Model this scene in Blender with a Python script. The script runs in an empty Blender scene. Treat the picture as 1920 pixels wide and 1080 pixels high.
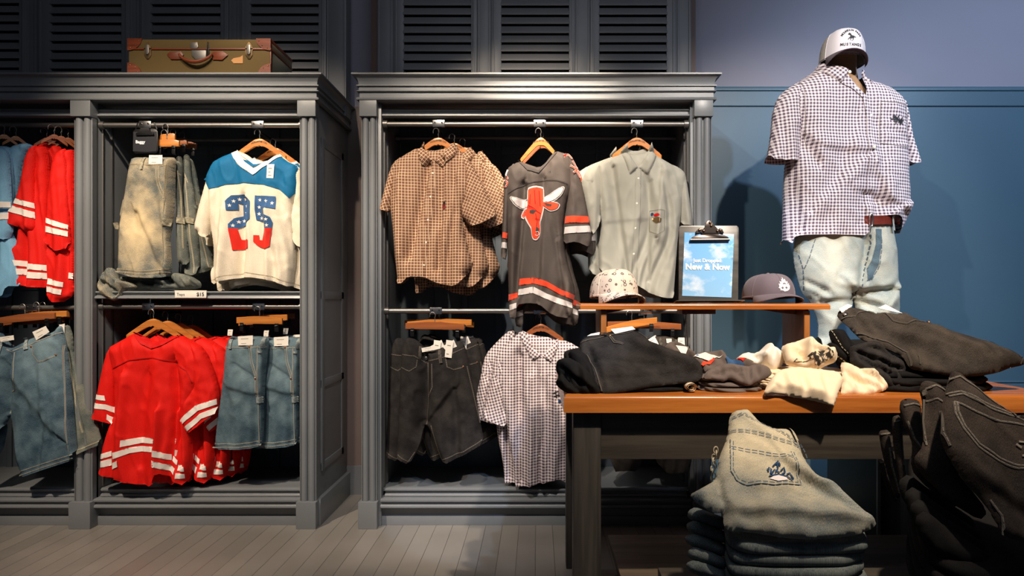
import bpy, bmesh, math, random
import numpy as np
from mathutils import Vector, Matrix
from mathutils.geometry import delaunay_2d_cdt
SC = bpy.context.scene
COL = SC.collection
PI = math.pi
# ---------------------------------------------------------------- camera
F = 1330.0; CX = 1007.0; CY = 560.0; H = 1.1026
cam_d = bpy.data.cameras.new('camera'); cam = bpy.data.objects.new('camera', cam_d); COL.objects.link(cam)
cam.location = (0, 0, H); cam.rotation_euler = (PI/2, 0, 0)
cam_d.sensor_width = 36; cam_d.lens = F*36/1920
cam_d.shift_x = -(CX-960)/1920; cam_d.shift_y = (CY-540)/1920
cam_d.clip_start = .05
SC.camera = cam
# ---------------------------------------------------------------- world, lights, exposure
SC.view_settings.view_transform = 'Standard'; SC.view_settings.look = 'None'
SC.view_settings.gamma = 1; SC.view_settings.use_curve_mapping = False
SC.view_settings.exposure = 0.62
w = bpy.data.worlds.new('world'); SC.world = w; w.use_nodes = True
w.node_tree.nodes['Background'].inputs[0].default_value = (.42, .52, .72, 1)
w.node_tree.nodes['Background'].inputs[1].default_value = .045
WARM = (1, .82, .63); NEUT = (1, .90, .80); COOL = (.55, .72, 1)
def spot(loc, aim, watts, col, angle=40, blend=.5, size=.04):
    d = bpy.data.lights.new('track_or_added_spot', 'SPOT'); o = bpy.data.objects.new('track_or_added_spot', d); COL.objects.link(o)
    d.energy = watts; d.color = col; d.spot_size = math.radians(angle); d.spot_blend = blend; d.shadow_soft_size = size
    o.location = loc; o.rotation_euler = (Vector(aim)-Vector(loc)).to_track_quat('-Z', 'Y').to_euler()
    return o
# (position, aim, watts, colour, cone, softness)
LIGHTS = [
 ((-2.1, 1.0, 3.5), (-1.55, 3.5, .75), 330, WARM, 44, .6),      # left cabinet, low
 ((-1.2, 1.2, 3.5), (-1.55, 3.5, 1.6), 150, WARM, 40, .6),      # left cabinet, high
 ((-.6, 1.25, 3.45), (-.05, 3.5, 1.72), 300, WARM, 36, .7),     # right cabinet, high
 ((-.35, 1.0, 3.5), (-.25, 3.5, .7), 170, NEUT, 34, .6),         # right cabinet, low
 ((1.35, .5, 3.3), (1.35, 3.3, 1.5), 210, NEUT, 44, .7),       # mannequin
 ((-.7, .7, 3.45), (1.5, 3.4, 1.7), 130, NEUT, 36, .7),         # mannequin from the left
 ((1.05, .9, 3.0), (.9, 2.4, .9), 265, WARM, 50, .6),           # table
 ((.06, 2.35, 3.2), (.06, 3.42, 2.13), 420, WARM, 30, 1.0),         # close to the wall over the middle cabinet
 ((-1.35, 2.35, 3.25), (-1.25, 3.42, 2.12), 55, WARM, 34, 1.0),         # close to the wall over the left cabinet
 ((-.9, 1.5, 3.3), (1.88, 4.0, .35), 170, COOL, 13, .5),          # added cool beam, no known fixture, brightening the wainscot behind the table
 ((.9, .3, 3.3), (-.28, 3.35, .1), 150, COOL, 11, .35),          # narrow cool beam on the floor by the middle cabinet
 ((2.9, 1.2, 3.4), (2.5, 4.0, 1.7), 190, COOL, 70, .9),          # cool wall wash
]
for L in LIGHTS: spot(*L)
def area(loc, aim, watts, col, sx, sy):
    d = bpy.data.lights.new('ceiling_light', 'AREA'); o = bpy.data.objects.new('ceiling_light', d); COL.objects.link(o)
    d.energy = watts; d.color = col; d.shape = 'RECTANGLE'; d.size = sx; d.size_y = sy
    o.location = loc; o.rotation_euler = (Vector(aim)-Vector(loc)).to_track_quat('-Z', 'Y').to_euler()
area((.9, .6, 3.7), (.9, 3.2, 1.0), 17, (.80, .86, 1), 3.5, .8)
# ---------------------------------------------------------------- helpers
def lin(c):
    return tuple((x/255/12.92 if x/255 <= .04045 else ((x/255+.055)/1.055)**2.4) for x in c)
def P(px, py, D): return Vector(((px-CX)*D/F, D, H+(CY-py)*D/F))
def XX(px, D): return (px-CX)*D/F
def ZZ(py, D): return H+(CY-py)*D/F
def zt(x0, y0, k): return lambda pts: [(x0+u/k, y0+v/k) for u, v in pts]
z6 = zt(700, 230, 2.768); z7 = zt(1060, 230, 2.634); z8 = zt(660, 560, 2.076); z3 = zt(200, 220, 2.841)
z2 = zt(0, 220, 2.8425); z4 = zt(0, 560, 2.077); z1 = zt(0, 0, 2.909); m1 = zt(1400, 30, 2.5105)
m3 = zt(1440, 380, 3.856); t4 = zt(1030, 560, 4.267); t5 = zt(1460, 560, 4.174); s6 = zt(1200, 740, 3.177)
s7 = zt(1600, 680, 2.7); zc = zt(1250, 400, 5.685); zh = zt(1500, 40, 10.667)
def link(o, parent=None):
    COL.objects.link(o)
    if parent is not None: o.parent = parent
    return o
def tag(o, label=None, cat=None, group=None, kind=None):
    if label: o['label'] = label
    if cat: o['category'] = cat
    if group: o['group'] = group
    if kind: o['kind'] = kind
    return o
def thing(name, loc, label, cat, group=None):
    o = bpy.data.objects.new(name, None); COL.objects.link(o); o.location = loc
    o.empty_display_size = .05
    return tag(o, label, cat, group)
def mesh_obj(name, verts, faces, mat, parent=None, uvs=None, smooth=True, mats=None, midx=None):
    me = bpy.data.meshes.new(name)
    base = Vector(parent_world(parent)) if parent is not None else Vector((0, 0, 0))
    vv = np.asarray(verts, dtype=float) - np.array(base)
    me.from_pydata(vv.tolist(), [], [tuple(f) for f in faces])
    if uvs is not None:
        ul = me.uv_layers.new(name='UVMap'); li = np.zeros(len(me.loops), dtype=np.int32); me.loops.foreach_get('vertex_index', li)
        ul.data.foreach_set('uv', np.asarray(uvs, dtype=np.float32)[li].ravel())
    for m in (mats or [mat]): me.materials.append(m)
    if midx is not None: me.polygons.foreach_set('material_index', midx)
    if smooth: me.polygons.foreach_set('use_smooth', [True]*len(me.polygons))
    me.update()
    o = bpy.data.objects.new(name, me); link(o, parent)
    return o
def parent_world(p):
    v = Vector((0, 0, 0))
    while p is not None:
        v = v + p.location; p = p.parent
    return v
def empty_root(o): return o
class MB:
    """collects shapes in world coordinates and links them as one mesh object"""
    def __init__(s): s.bm = bmesh.new()
    def box(s, x0, x1, y0, y1, z0, z1, bev=0):
        r = bmesh.ops.create_cube(s.bm, size=1)
        for v in r['verts']:
            v.co = Vector(((x0+x1)/2+v.co.x*abs(x1-x0), (y0+y1)/2+v.co.y*abs(y1-y0), (z0+z1)/2+v.co.z*abs(z1-z0)))
        if bev:
            e = list({e for v in r['verts'] for e in v.link_edges})
            bmesh.ops.bevel(s.bm, geom=e, offset=bev, segments=2, affect='EDGES', profile=.6)
        return s
    def extrude_x(s, prof, x0, x1):
        """profile of (y, z) points swept along x"""
        a = [s.bm.verts.new((x0, y, z)) for y, z in prof]; b = [s.bm.verts.new((x1, y, z)) for y, z in prof]
        n = len(prof)
        for i in range(n): s.bm.faces.new((a[i], a[(i+1) % n], b[(i+1) % n], b[i]))
        s.bm.faces.new(a[::-1]); s.bm.faces.new(b); return s
    def extrude_z(s, prof, z0, z1):
        a = [s.bm.verts.new((x, y, z0)) for x, y in prof]; b = [s.bm.verts.new((x, y, z1)) for x, y in prof]
        n = len(prof)
        for i in range(n): s.bm.faces.new((a[i], a[(i+1) % n], b[(i+1) % n], b[i]))
        s.bm.faces.new(a[::-1]); s.bm.faces.new(b); return s
    def prism_y(s, poly, y0, y1, bev=0):
        """polygon of (x, z) points extruded in y"""
        a = [s.bm.verts.new((x, y0, z)) for x, z in poly]; b = [s.bm.verts.new((x, y1, z)) for x, z in poly]
        n = len(poly); fs = []
        for i in range(n): fs.append(s.bm.faces.new((a[i], a[(i+1) % n], b[(i+1) % n], b[i])))
        fs.append(s.bm.faces.new(a[::-1])); fs.append(s.bm.faces.new(b))
        if bev:
            e = [e for e in {e for v in a+b for e in v.link_edges} if (e.verts[0] in a) == (e.verts[1] in a)]
            bmesh.ops.bevel(s.bm, geom=e, offset=bev, segments=2, affect='EDGES', profile=.5)
        return s
    def tube(s, pts, r, seg=10, cap=True):
        pts = [Vector(p) for p in pts]; rs = r if isinstance(r, (list, tuple)) else [r]*len(pts)
        rings = []; n = len(pts); up = None
        for i, p in enumerate(pts):
            t = (pts[min(i+1, n-1)]-pts[max(i-1, 0)]).normalized()
            if up is None: up = Vector((0, 0, 1)) if abs(t.z) < .9 else Vector((1, 0, 0))
            a = t.cross(up).normalized(); b = a.cross(t).normalized(); up = b
            rings.append([s.bm.verts.new(p+(a*math.cos(2*PI*k/seg)+b*math.sin(2*PI*k/seg))*rs[i]) for k in range(seg)])
        for i in range(n-1):
            for k in range(seg):
                s.bm.faces.new((rings[i][k], rings[i][(k+1) % seg], rings[i+1][(k+1) % seg], rings[i+1][k]))
        if cap:
            s.bm.faces.new(rings[0][::-1]); s.bm.faces.new(rings[-1])
        return s
    def ball(s, c, r, sy=1, sz=1):
        q = bmesh.ops.create_uvsphere(s.bm, u_segments=12, v_segments=8, radius=r)
        for v in q['verts']: v.co = Vector((c[0]+v.co.x, c[1]+v.co.y*sy, c[2]+v.co.z*sz))
        return s
    def build(s, name, mat, parent=None, smooth=True, angle=40):
        bmesh.ops.recalc_face_normals(s.bm, faces=s.bm.faces)
        base = parent_world(parent) if parent is not None else Vector((0, 0, 0))
        for v in s.bm.verts: v.co -= base
        me = bpy.data.meshes.new(name); s.bm.to_mesh(me); s.bm.free()
        me.materials.append(mat)
        if smooth:
            me.polygons.foreach_set('use_smooth', [True]*len(me.polygons))
            me.set_sharp_from_angle(angle=math.radians(angle))
        o = bpy.data.objects.new(name, me); link(o, parent); return o
def struct(name, mb, mat): return tag(mb.build(name, mat), kind='structure')
def copy_tree(o, parent=None):
    c = o.copy(); COL.objects.link(c)
    if parent is not None: c.parent = parent
    for ch in list(o.children): copy_tree(ch, c)
    return c
def rep(root, d, label, rotz=0, sc=1):
    c = copy_tree(root); c.location = root.location+Vector((d[0], d[1]*1.3, d[2])); c.rotation_euler.z += math.radians(rotz)
    if sc != 1: c.scale = (sc, sc, sc)
    c['label'] = label
    return c
# ---------------------------------------------------------------- materials
def nd(t, typ, **k):
    n = t.nodes.new(typ)
    for a, b in k.items(): setattr(n, a, b)
    return n
def newmat(name, col, rough=.6, metal=0, spec=.5):
    m = bpy.data.materials.new(name); m.use_nodes = True
    b = m.node_tree.nodes['Principled BSDF']
    b.inputs['Base Color'].default_value = (*col, 1); b.inputs['Roughness'].default_value = rough
    b.inputs['Metallic'].default_value = metal; b.inputs['Specular IOR Level'].default_value = spec
    return m, m.node_tree, b
def mth(t, op, a, b=None, c=None):
    n = nd(t, 'ShaderNodeMath', operation=op)
    for i, x in enumerate((a, b, c)):
        if x is None: continue
        if isinstance(x, (int, float)): n.inputs[i].default_value = x
        else: t.links.new(x, n.inputs[i])
    return n.outputs[0]
def mixc(t, fac, a, b, mode='MIX'):
    n = nd(t, 'ShaderNodeMix', data_type='RGBA', blend_type=mode)
    for i, x in ((0, fac), (6, a), (7, b)):
        if isinstance(x, (int, float)): n.inputs[i].default_value = x
        elif isinstance(x, tuple): n.inputs[i].default_value = (*x, 1)
        else: t.links.new(x, n.inputs[i])
    return n.outputs[2]
def ramp(t, src, p0, c0, p1, c1):
    n = nd(t, 'ShaderNodeValToRGB'); e = n.color_ramp.elements
    e[0].position = p0; e[0].color = (*c0, 1); e[1].position = p1; e[1].color = (*c1, 1); t.links.new(src, n.inputs[0]); return n.outputs[0]
def noise(t, vec, scale, detail=3, rough=.5):
    n = nd(t, 'ShaderNodeTexNoise'); n.inputs['Scale'].default_value = scale; n.inputs['Detail'].default_value = detail
    n.inputs['Roughness'].default_value = rough
    if vec is not None: t.links.new(vec, n.inputs['Vector'])
    return n.outputs['Fac']
def bump(t, b, h, strength=.3, dist=.002):
    n = nd(t, 'ShaderNodeBump'); n.inputs['Strength'].default_value = strength; n.inputs['Distance'].default_value = dist
    t.links.new(h, n.inputs['Height']); t.links.new(n.outputs[0], b.inputs['Normal'])
def objco(t): return nd(t, 'ShaderNodeTexCoord').outputs['Object']
def uvco(t): return nd(t, 'ShaderNodeUVMap', uv_map='UVMap').outputs[0]
def paint(name, col, rough=.35, var=.12, sc=3):
    m, t, b = newmat(name, col, rough)
    n = noise(t, objco(t), sc, 4); d = tuple(x*(1-var) for x in col); u = tuple(min(1, x*(1+var)) for x in col)
    t.links.new(ramp(t, n, .3, d, .7, u), b.inputs['Base Color'])
    bump(t, b, noise(t, objco(t), 90, 3), .12, .0015); return m
def plain(name, col, rough=.5, metal=0): return newmat(name, lin(col), rough, metal)[0]
def wood(name, c0, c1, rough=.4, axis='X', sc=1.0, bumpy=.1):
    m, t, b = newmat(name, c0, rough)
    mp = nd(t, 'ShaderNodeMapping'); t.links.new(objco(t), mp.inputs[0])
    s = {'X': (1.2, 22, 22), 'Y': (22, 1.2, 22), 'Z': (22, 22, 1.2)}[axis]
    mp.inputs['Scale'].default_value = tuple(x*sc for x in s)
    n = noise(t, mp.outputs[0], 1.6, 6, .65)
    t.links.new(ramp(t, n, .32, c0, .68, c1), b.inputs['Base Color']); bump(t, b, n, bumpy, .003); return m
def fabric(name, col, rough=.85, var=.08, weave=1200, wcol=None):
    m, t, b = newmat(name, col, rough, spec=.2)
    n = noise(t, uvco(t), 9, 4); d = tuple(x*(1-var) for x in col); u = tuple(min(1, x*(1+var)) for x in col)
    t.links.new(ramp(t, n, .3, d, .7, u), b.inputs['Base Color'])
    bump(t, b, noise(t, uvco(t), weave*.5, 2), .25, .001)
    b.inputs['Sheen Weight'].default_value = .15
    return m
def meshfab(name, col, rough=.7):
    m, t, b = newmat(name, col, rough, spec=.25)
    v = nd(t, 'ShaderNodeTexVoronoi'); v.inputs['Scale'].default_value = 260; v.inputs['Randomness'].default_value = .25
    t.links.new(uvco(t), v.inputs['Vector'])
    t.links.new(ramp(t, v.outputs['Distance'], .12, tuple(x*.62 for x in col), .42, col), b.inputs['Base Color'])
    bump(t, b, v.outputs['Distance'], .3, .0015); return m
def denim(name, col, light, rough=.85, fades=(), sc=1.0, off=.35, blot=1.5):
    """woven denim: fine streaky grain, mottled wash, worn faded patches (centre u, v, radius u, v, amount)"""
    m, t, b = newmat(name, col, rough, spec=.15)
    uv = uvco(t)
    mp = nd(t, 'ShaderNodeMapping'); t.links.new(uv, mp.inputs[0]); mp.inputs['Scale'].default_value = (900, 260, 1)
    g = noise(t, mp.outputs[0], 1, 2, .6)
    bl = noise(t, uv, 11*sc, 5, .6)
    f = mth(t, 'ADD', mth(t, 'MULTIPLY', mth(t, 'SUBTRACT', g, .5), 1.7), mth(t, 'MULTIPLY', mth(t, 'SUBTRACT', bl, .5), blot))
    sep = nd(t, 'ShaderNodeSeparateXYZ'); t.links.new(uv, sep.inputs[0])
    for (cu, cv, ru, rv, am) in fades:
        du = mth(t, 'DIVIDE', mth(t, 'SUBTRACT', sep.outputs[0], cu), ru); dv = mth(t, 'DIVIDE', mth(t, 'SUBTRACT', sep.outputs[1], cv), rv)
        r2 = mth(t, 'ADD', mth(t, 'MULTIPLY', du, du), mth(t, 'MULTIPLY', dv, dv))
        e = mth(t, 'POWER', 2.718, mth(t, 'MULTIPLY', r2, -1.0)); f = mth(t, 'ADD', f, mth(t, 'MULTIPLY', e, am))
    f = mth(t, 'ADD', f, off)
    t.links.new(ramp(t, f, 0, col, 1, light), b.inputs['Base Color'])
    bump(t, b, mth(t, 'ADD', g, bl), .35, .0012); return m
def checks(name, base, line, cell, wid, mode='pane', rough=.85, second=None):
    m, t, b = newmat(name, base, rough, spec=.2)
    sep = nd(t, 'ShaderNodeSeparateXYZ'); t.links.new(uvco(t), sep.inputs[0])
    def band(o, off=0.0, w=wid):
        fr = mth(t, 'FRACT', mth(t, 'ADD', mth(t, 'DIVIDE', o, cell), 100.5+off)); return mth(t, 'LESS_THAN', fr, w)
    a = band(sep.outputs[0]); c = band(sep.outputs[1])
    if mode == 'pane': fac = mth(t, 'MAXIMUM', a, c); col = mixc(t, fac, base, line)
    else:
        fac = mth(t, 'MULTIPLY', mth(t, 'ADD', a, c), .5); col = mixc(t, fac, line, base)
        both = mth(t, 'MULTIPLY', a, c); col = mixc(t, both, col, tuple(x*.62 for x in base))
    if second: col = mixc(t, mth(t, 'MULTIPLY', band(sep.outputs[0], .5, wid*.5), .6), col, second)
    t.links.new(col, b.inputs['Base Color']); bump(t, b, noise(t, uvco(t), 500, 2), .2, .001); return m

M = {}
M['cab'] = paint('cabinet_grey_blue', (.185, .198, .210), .33, .08)
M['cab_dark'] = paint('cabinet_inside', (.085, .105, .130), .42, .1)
M['shutter'] = paint('shutter_grey', (.155, .163, .175), .4, .1)
M['louvre'] = paint('louvre_grey', (.16, .165, .175), .45, .1)
M['wall_hi'] = paint('wall_upper', (.275, .265, .320), .6, .05, 1.2)
M['wall_lo'] = paint('wall_lower', (.060, .125, .180), .42, .06, 1.2)
M['wall_trim'] = paint('wall_trim_blue', (.065, .130, .180), .4, .05, 1.2)
M['wall_back'] = paint('wall_taupe', (.16, .12, .11), .6, .06)
M['brown'] = paint('brown_edge', (.10, .055, .04), .5, .1)
M['metal'] = newmat('brushed_steel', (.23, .22, .21), .42, .85)[0]
M['chrome'] = newmat('bright_steel', (.75, .73, .70), .22, 1)[0]
M['blackmetal'] = plain('black_metal', (22, 22, 24), .35, .3)
M['brass'] = newmat('dark_brass', (.30, .20, .10), .35, .9)[0]
M['hanger'] = wood('hanger_wood', (.40, .13, .025), (.62, .24, .05), .33, 'X', 1.6, .05)
M['hanger_dk'] = wood('hanger_wood_dark', (.22, .062, .022), (.34, .11, .035), .35, 'X', 1.6, .05)
M['top'] = wood('table_top_wood', (.30, .078, .012), (.56, .19, .034), .24, 'X', 1.0, .06)
M['topend'] = wood('riser_leg_wood', (.26, .085, .018), (.42, .16, .035), .35, 'Z', 1.0, .06)
M['dkwood'] = wood('dark_stained_wood', (.020, .018, .016), (.058, .050, .042), .5, 'Z', 1.0, .15)
M['dkwoodx'] = wood('dark_stained_rail', (.028, .024, .020), (.080, .066, .050), .5, 'X', 1.0, .15)
M['redwood'] = wood('riser_dark_wood', (.055, .020, .012), (.12, .045, .026), .4, 'Z', 1.0, .1)
M['lowshelf'] = wood('lower_shelf_wood', (.06, .044, .030), (.14, .105, .070), .5, 'X', .8, .15)
M['white'] = plain('white_card', (238, 232, 222), .6)
M['black'] = plain('black_ink', (14, 14, 16), .6)
M['blacksheet'] = plain('black_board', (30, 32, 38), .4)
M['bulbwhite'] = plain('white_ink', (240, 240, 240), .6)
M['button'] = plain('pale_button', (225, 220, 205), .3)
M['stitch_w'] = plain('cream_thread', (190, 178, 150), .8)
M['stitch_g'] = plain('grey_thread', (120, 112, 100), .8)
M['stitch_o'] = plain('tan_thread', (150, 118, 78), .8)
M['stitch_b'] = plain('blue_thread', (82, 98, 112), .8)
M['worn_blue'] = denim('worn_blue_seam', lin((70, 96, 112)), lin((206, 208, 196)), sc=8)
M['worn_sand'] = denim('worn_sand_seam', lin((96, 100, 92)), lin((226, 212, 178)), sc=8)
M['worn_black'] = denim('worn_black_seam', lin((34, 32, 31)), lin((120, 112, 102)), sc=8)
M['copper'] = newmat('copper_rivet', (.55, .25, .12), .35, .9)[0]
# fabrics
M['plaid'] = checks('brown_windowpane_cloth', lin((116, 80, 62)), lin((222, 194, 162)), .0142, .14)
M['gingham'] = checks('mauve_gingham_cloth', lin((110, 88, 104)), lin((240, 228, 226)), .0142, .5, 'gingham')
M['ginghamb'] = checks('mauve_gingham_cloth_large', lin((112, 92, 112)), lin((242, 232, 232)), .0150, .5, 'gingham')
M['greyshirt'] = fabric('grey_green_chambray', lin((152, 152, 143)), .85, .05, 1600)
M['red'] = meshfab('red_mesh', lin((226, 22, 12)))
M['redside'] = meshfab('deep_red_mesh', lin((205, 14, 14)))
M['lblue'] = meshfab('light_blue_mesh', lin((128, 184, 220)))
M['navy'] = fabric('navy_band', lin((24, 56, 92)))
M['wcloth'] = fabric('white_band', lin((240, 232, 224)), .8, .04)
M['cream'] = meshfab('cream_mesh', lin((240, 228, 206)))
M['teal'] = meshfab('teal_blue_mesh', lin((14, 104, 152)))
M['starblue'] = fabric('faded_blue_print', lin((58, 96, 142)), .8, .25)
M['printred'] = fabric('faded_red_print', lin((222, 44, 30)), .8, .15)
M['charmesh'] = meshfab('charcoal_mesh', lin((84, 76, 72)))
M['charedge'] = fabric('charcoal_rib', lin((72, 66, 64)))
M['orange'] = fabric('orange_red_print', lin((232, 74, 44)), .8, .1)
M['lgrey'] = fabric('light_grey_band', lin((214, 206, 204)), .8, .05)
M['denim_mid'] = denim('mid_blue_denim', lin((34, 58, 76)), lin((120, 142, 150)), fades=((0, -.12, .12, .16, .35),))
M['denim_mid2'] = denim('mid_blue_denim_left', lin((34, 60, 80)), lin((122, 146, 156)), fades=((.09, -.13, .09, .14, .5),))
M['denim_fade'] = denim('faded_blue_denim', lin((66, 86, 96)), lin((222, 200, 158)), fades=((-.03, -.36, .10, .13, .75), (-.02, -.18, .05, .14, .25)), off=.22)
M['denim_grey'] = denim('grey_blue_denim', lin((66, 80, 84)), lin((160, 158, 140)))
M['denim_black'] = denim('washed_black_denim', lin((24, 23, 24)), lin((66, 62, 60)))
M['denim_black2'] = denim('faded_black_denim', lin((32, 29, 28)), lin((88, 79, 70)))
M['denim_deep'] = denim('deep_black_denim', lin((11, 11, 12)), lin((34, 32, 31)))
M['denim_olive'] = denim('olive_tinted_denim', lin((80, 98, 106)), lin((188, 176, 148)), fades=((-.03, .24, .12, .13, .6),))
M['denim_stack'] = denim('grey_green_denim', lin((62, 72, 76)), lin((134, 138, 130)))
M['denim_light'] = denim('light_blue_denim', lin((126, 146, 150)), lin((226, 220, 196)), blot=1.0, fades=((-.10, -.14, .07, .14, .45), (.14, -.08, .07, .12, .25)))
M['tee_cream'] = fabric('cream_cotton', lin((244, 222, 190)), .85, .04)
M['tee_white'] = fabric('white_cotton', lin((248, 240, 226)), .85, .03)
M['tee_grey'] = fabric('grey_cotton', lin((104, 92, 86)), .85, .08)
M['belt'] = wood('brown_leather', lin((98, 34, 26)), lin((124, 50, 36)), .38, 'X', 2, .05)
M['skin'] = fabric('mannequin_tan', lin((178, 140, 104)), .6, .05)
M['case'] = fabric('olive_canvas', lin((86, 70, 38)), .75, .25, 800)
M['case2'] = wood('case_leather', lin((78, 32, 16)), lin((118, 54, 28)), .4, 'X', 2, .1)
M['caseside'] = fabric('dark_green_canvas', lin((46, 48, 34)), .75, .2, 800)
M['capgrey'] = fabric('grey_mauve_twill', lin((104, 94, 104)), .85, .08)
M['capwhite'] = fabric('white_foam_front', lin((222, 216, 220)), .8, .03)
M['capnet'] = meshfab('grey_net', lin((176, 170, 160)))
M['capdark'] = fabric('aubergine_brim', lin((70, 50, 60)), .8, .08)
m, t, b = newmat('leopard_print_cloth', (.8, .75, .68), .85, spec=.2); M['leopard'] = m
v = nd(t, 'ShaderNodeTexVoronoi', feature='F1'); v.inputs['Scale'].default_value = 58; t.links.new(objco(t), v.inputs['Vector'])
n = noise(t, objco(t), 45, 3)
rg = mth(t, 'MULTIPLY', mth(t, 'GREATER_THAN', v.outputs['Distance'], .20), mth(t, 'LESS_THAN', v.outputs['Distance'], .40))
rg = mth(t, 'MULTIPLY', rg, mth(t, 'GREATER_THAN', n, .45))
t.links.new(mixc(t, rg, lin((222, 206, 192)), lin((112, 98, 94))), b.inputs['Base Color'])
# sky print of the clipboard sheet
m, t, b = newmat('sky_print', (.3, .5, .8), .5); M['skyprint'] = m
mp = nd(t, 'ShaderNodeMapping'); t.links.new(uvco(t), mp.inputs[0]); mp.inputs['Scale'].default_value = (9, 14, 1); mp.inputs['Rotation'].default_value = (0, 0, .6)
n = noise(t, mp.outputs[0], 1.1, 6, .55)
sep = nd(t, 'ShaderNodeSeparateXYZ'); t.links.new(uvco(t), sep.inputs[0])
g = mth(t, 'MULTIPLY_ADD', sep.outputs[1], -2.2, .5)
base = ramp(t, g, 0, lin((96, 168, 232)), 1, lin((176, 220, 250)))
t.links.new(mixc(t, ramp(t, n, .52, (0, 0, 0), .74, (1, 1, 1)), base, lin((246, 250, 255))), b.inputs['Base Color'])
t.links.new(b.inputs['Base Color'].links[0].from_socket, b.inputs['Emission Color']); b.inputs['Emission Strength'].default_value = .0
# floor boards
m, t, b = newmat('painted_floor_boards', (.2, .19, .175), .38); M['floor'] = m
oc = objco(t); sep = nd(t, 'ShaderNodeSeparateXYZ'); t.links.new(oc, sep.inputs[0])
fx = mth(t, 'FRACT', mth(t, 'ADD', mth(t, 'DIVIDE', sep.outputs[0], .0805), 100.1))
gap = mth(t, 'LESS_THAN', fx, .022)
cell = mth(t, 'FLOOR', mth(t, 'ADD', mth(t, 'DIVIDE', sep.outputs[0], .0805), 100.1))
wn = nd(t, 'ShaderNodeTexWhiteNoise', noise_dimensions='1D'); t.links.new(cell, wn.inputs['W'])
n = noise(t, oc, 5, 5); tone = mth(t, 'ADD', mth(t, 'MULTIPLY', n, .5), mth(t, 'MULTIPLY', wn.outputs['Value'], .35))
c = ramp(t, tone, .15, (.20, .185, .168), .75, (.29, .268, .243))
t.links.new(mixc(t, gap, c, (.04, .036, .032)), b.inputs['Base Color'])
t.links.new(mth(t, 'MULTIPLY_ADD', n, .25, .22), b.inputs['Roughness'])
bump(t, b, mth(t, 'SUBTRACT', mth(t, 'MULTIPLY', n, .15), mth(t, 'MULTIPLY', gap, 1.0)), .5, .003)

# ---------------------------------------------------------------- cloth builder
class Plane:
    def __init__(s, px, py, D, tilt=0, yaw=0):
        s.O = P(px, py, D); a = math.radians(tilt); y = math.radians(yaw)
        N = Vector((math.sin(y)*math.cos(a), -math.cos(y)*math.cos(a), math.sin(a)))
        s.U = Vector((math.cos(y), math.sin(y), 0)); s.N = N; s.V = N.cross(s.U)
        if s.V.z < 0: s.V = -s.V
    def uv(s, pts):
        out = []; C = Vector((0, 0, H))
        for px, py in pts:
            d = Vector(((px-CX)/F, 1, (CY-py)/F)); k = (s.O-C).dot(s.N)/d.dot(s.N); q = C+d*k-s.O
            out.append((q.dot(s.U), q.dot(s.V)))
        return np.array(out)
    def world(s, u, v, n):
        O, U, V, N = map(np.array, (s.O, s.U, s.V, s.N))
        return O+np.outer(u, U)+np.outer(v, V)+np.outer(n, N)
def wob(u, v, seed, k=7):
    r = np.random.RandomState(seed); s = 0
    for i in range(k):
        a = r.uniform(0, 2*PI); f = r.uniform(.5, 1.7); s = s+np.sin(f*(u*math.cos(a)+v*math.sin(a))*2*PI+r.uniform(0, 2*PI))
    return s/math.sqrt(k)
def prof(d, R): t = np.clip(d/R, 0, 1); return np.sqrt(np.clip(1-(1-t)**2, 0, 1))
def segdist(q, a, b):
    ab = b-a; L = (ab**2).sum()+1e-12; t = np.clip(((q-a)@ab)/L, 0, 1); return np.sqrt(((q-a-np.outer(t, ab))**2).sum(1))
def chaikin(p, flags, it=1, k=.22):
    for _ in range(it):
        o = []; f = []; n = len(p)
        for i in range(n):
            a, b = p[i], p[(i+1) % n]; o += [a+(b-a)*k, b-(b-a)*k]; f += [flags[i], flags[i] and flags[(i+1) % n]]
        # corner-cut segment between edge i and i+1 keeps the hem flag only when both are hem
        p, flags = np.array(o), f
    return p, flags
def triang(poly, g):
    """dense triangulation of a polygon (uv metres) -> verts, tris, nb boundary verts and which segment each came from"""
    b = []; seg = []; n = len(poly)
    for i in range(n):
        a, c = poly[i], poly[(i+1) % n]; L = np.linalg.norm(c-a); k = max(1, int(round(L/g)))
        for j in range(k): b.append(a+(c-a)*j/k); seg.append(i)
    b = np.array(b); lo = b.min(0); hi = b.max(0)
    xs = np.arange(lo[0]+g*.5, hi[0], g); ys = np.arange(lo[1]+g*.5, hi[1], g*.87)
    gx, gy = np.meshgrid(xs, ys); gx = gx+(np.arange(len(ys)) % 2)[:, None]*g*.5
    q = np.stack([gx.ravel(), gy.ravel()], 1)
    ins = np.zeros(len(q), bool); dmin = np.full(len(q), 9.)
    for i in range(n):
        a, c = poly[i], poly[(i+1) % n]
        cond = ((a[1] > q[:, 1]) != (c[1] > q[:, 1]))
        with np.errstate(divide='ignore', invalid='ignore'):
            xi = (c[0]-a[0])*(q[:, 1]-a[1])/(c[1]-a[1])+a[0]
        ins ^= cond & (q[:, 0] < xi)
        dmin = np.minimum(dmin, segdist(q, a, c))
    q = q[ins & (dmin > g*.45)]
    allv = np.vstack([b, q]); nb = len(b)
    r = delaunay_2d_cdt([Vector((float(x), float(y))) for x, y in allv], [], [list(range(nb))], 1, 1e-6, False)
    vv = np.array([(v.x, v.y) for v in r[0]])
    return vv, [tuple(f) for f in r[2]], None
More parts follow.
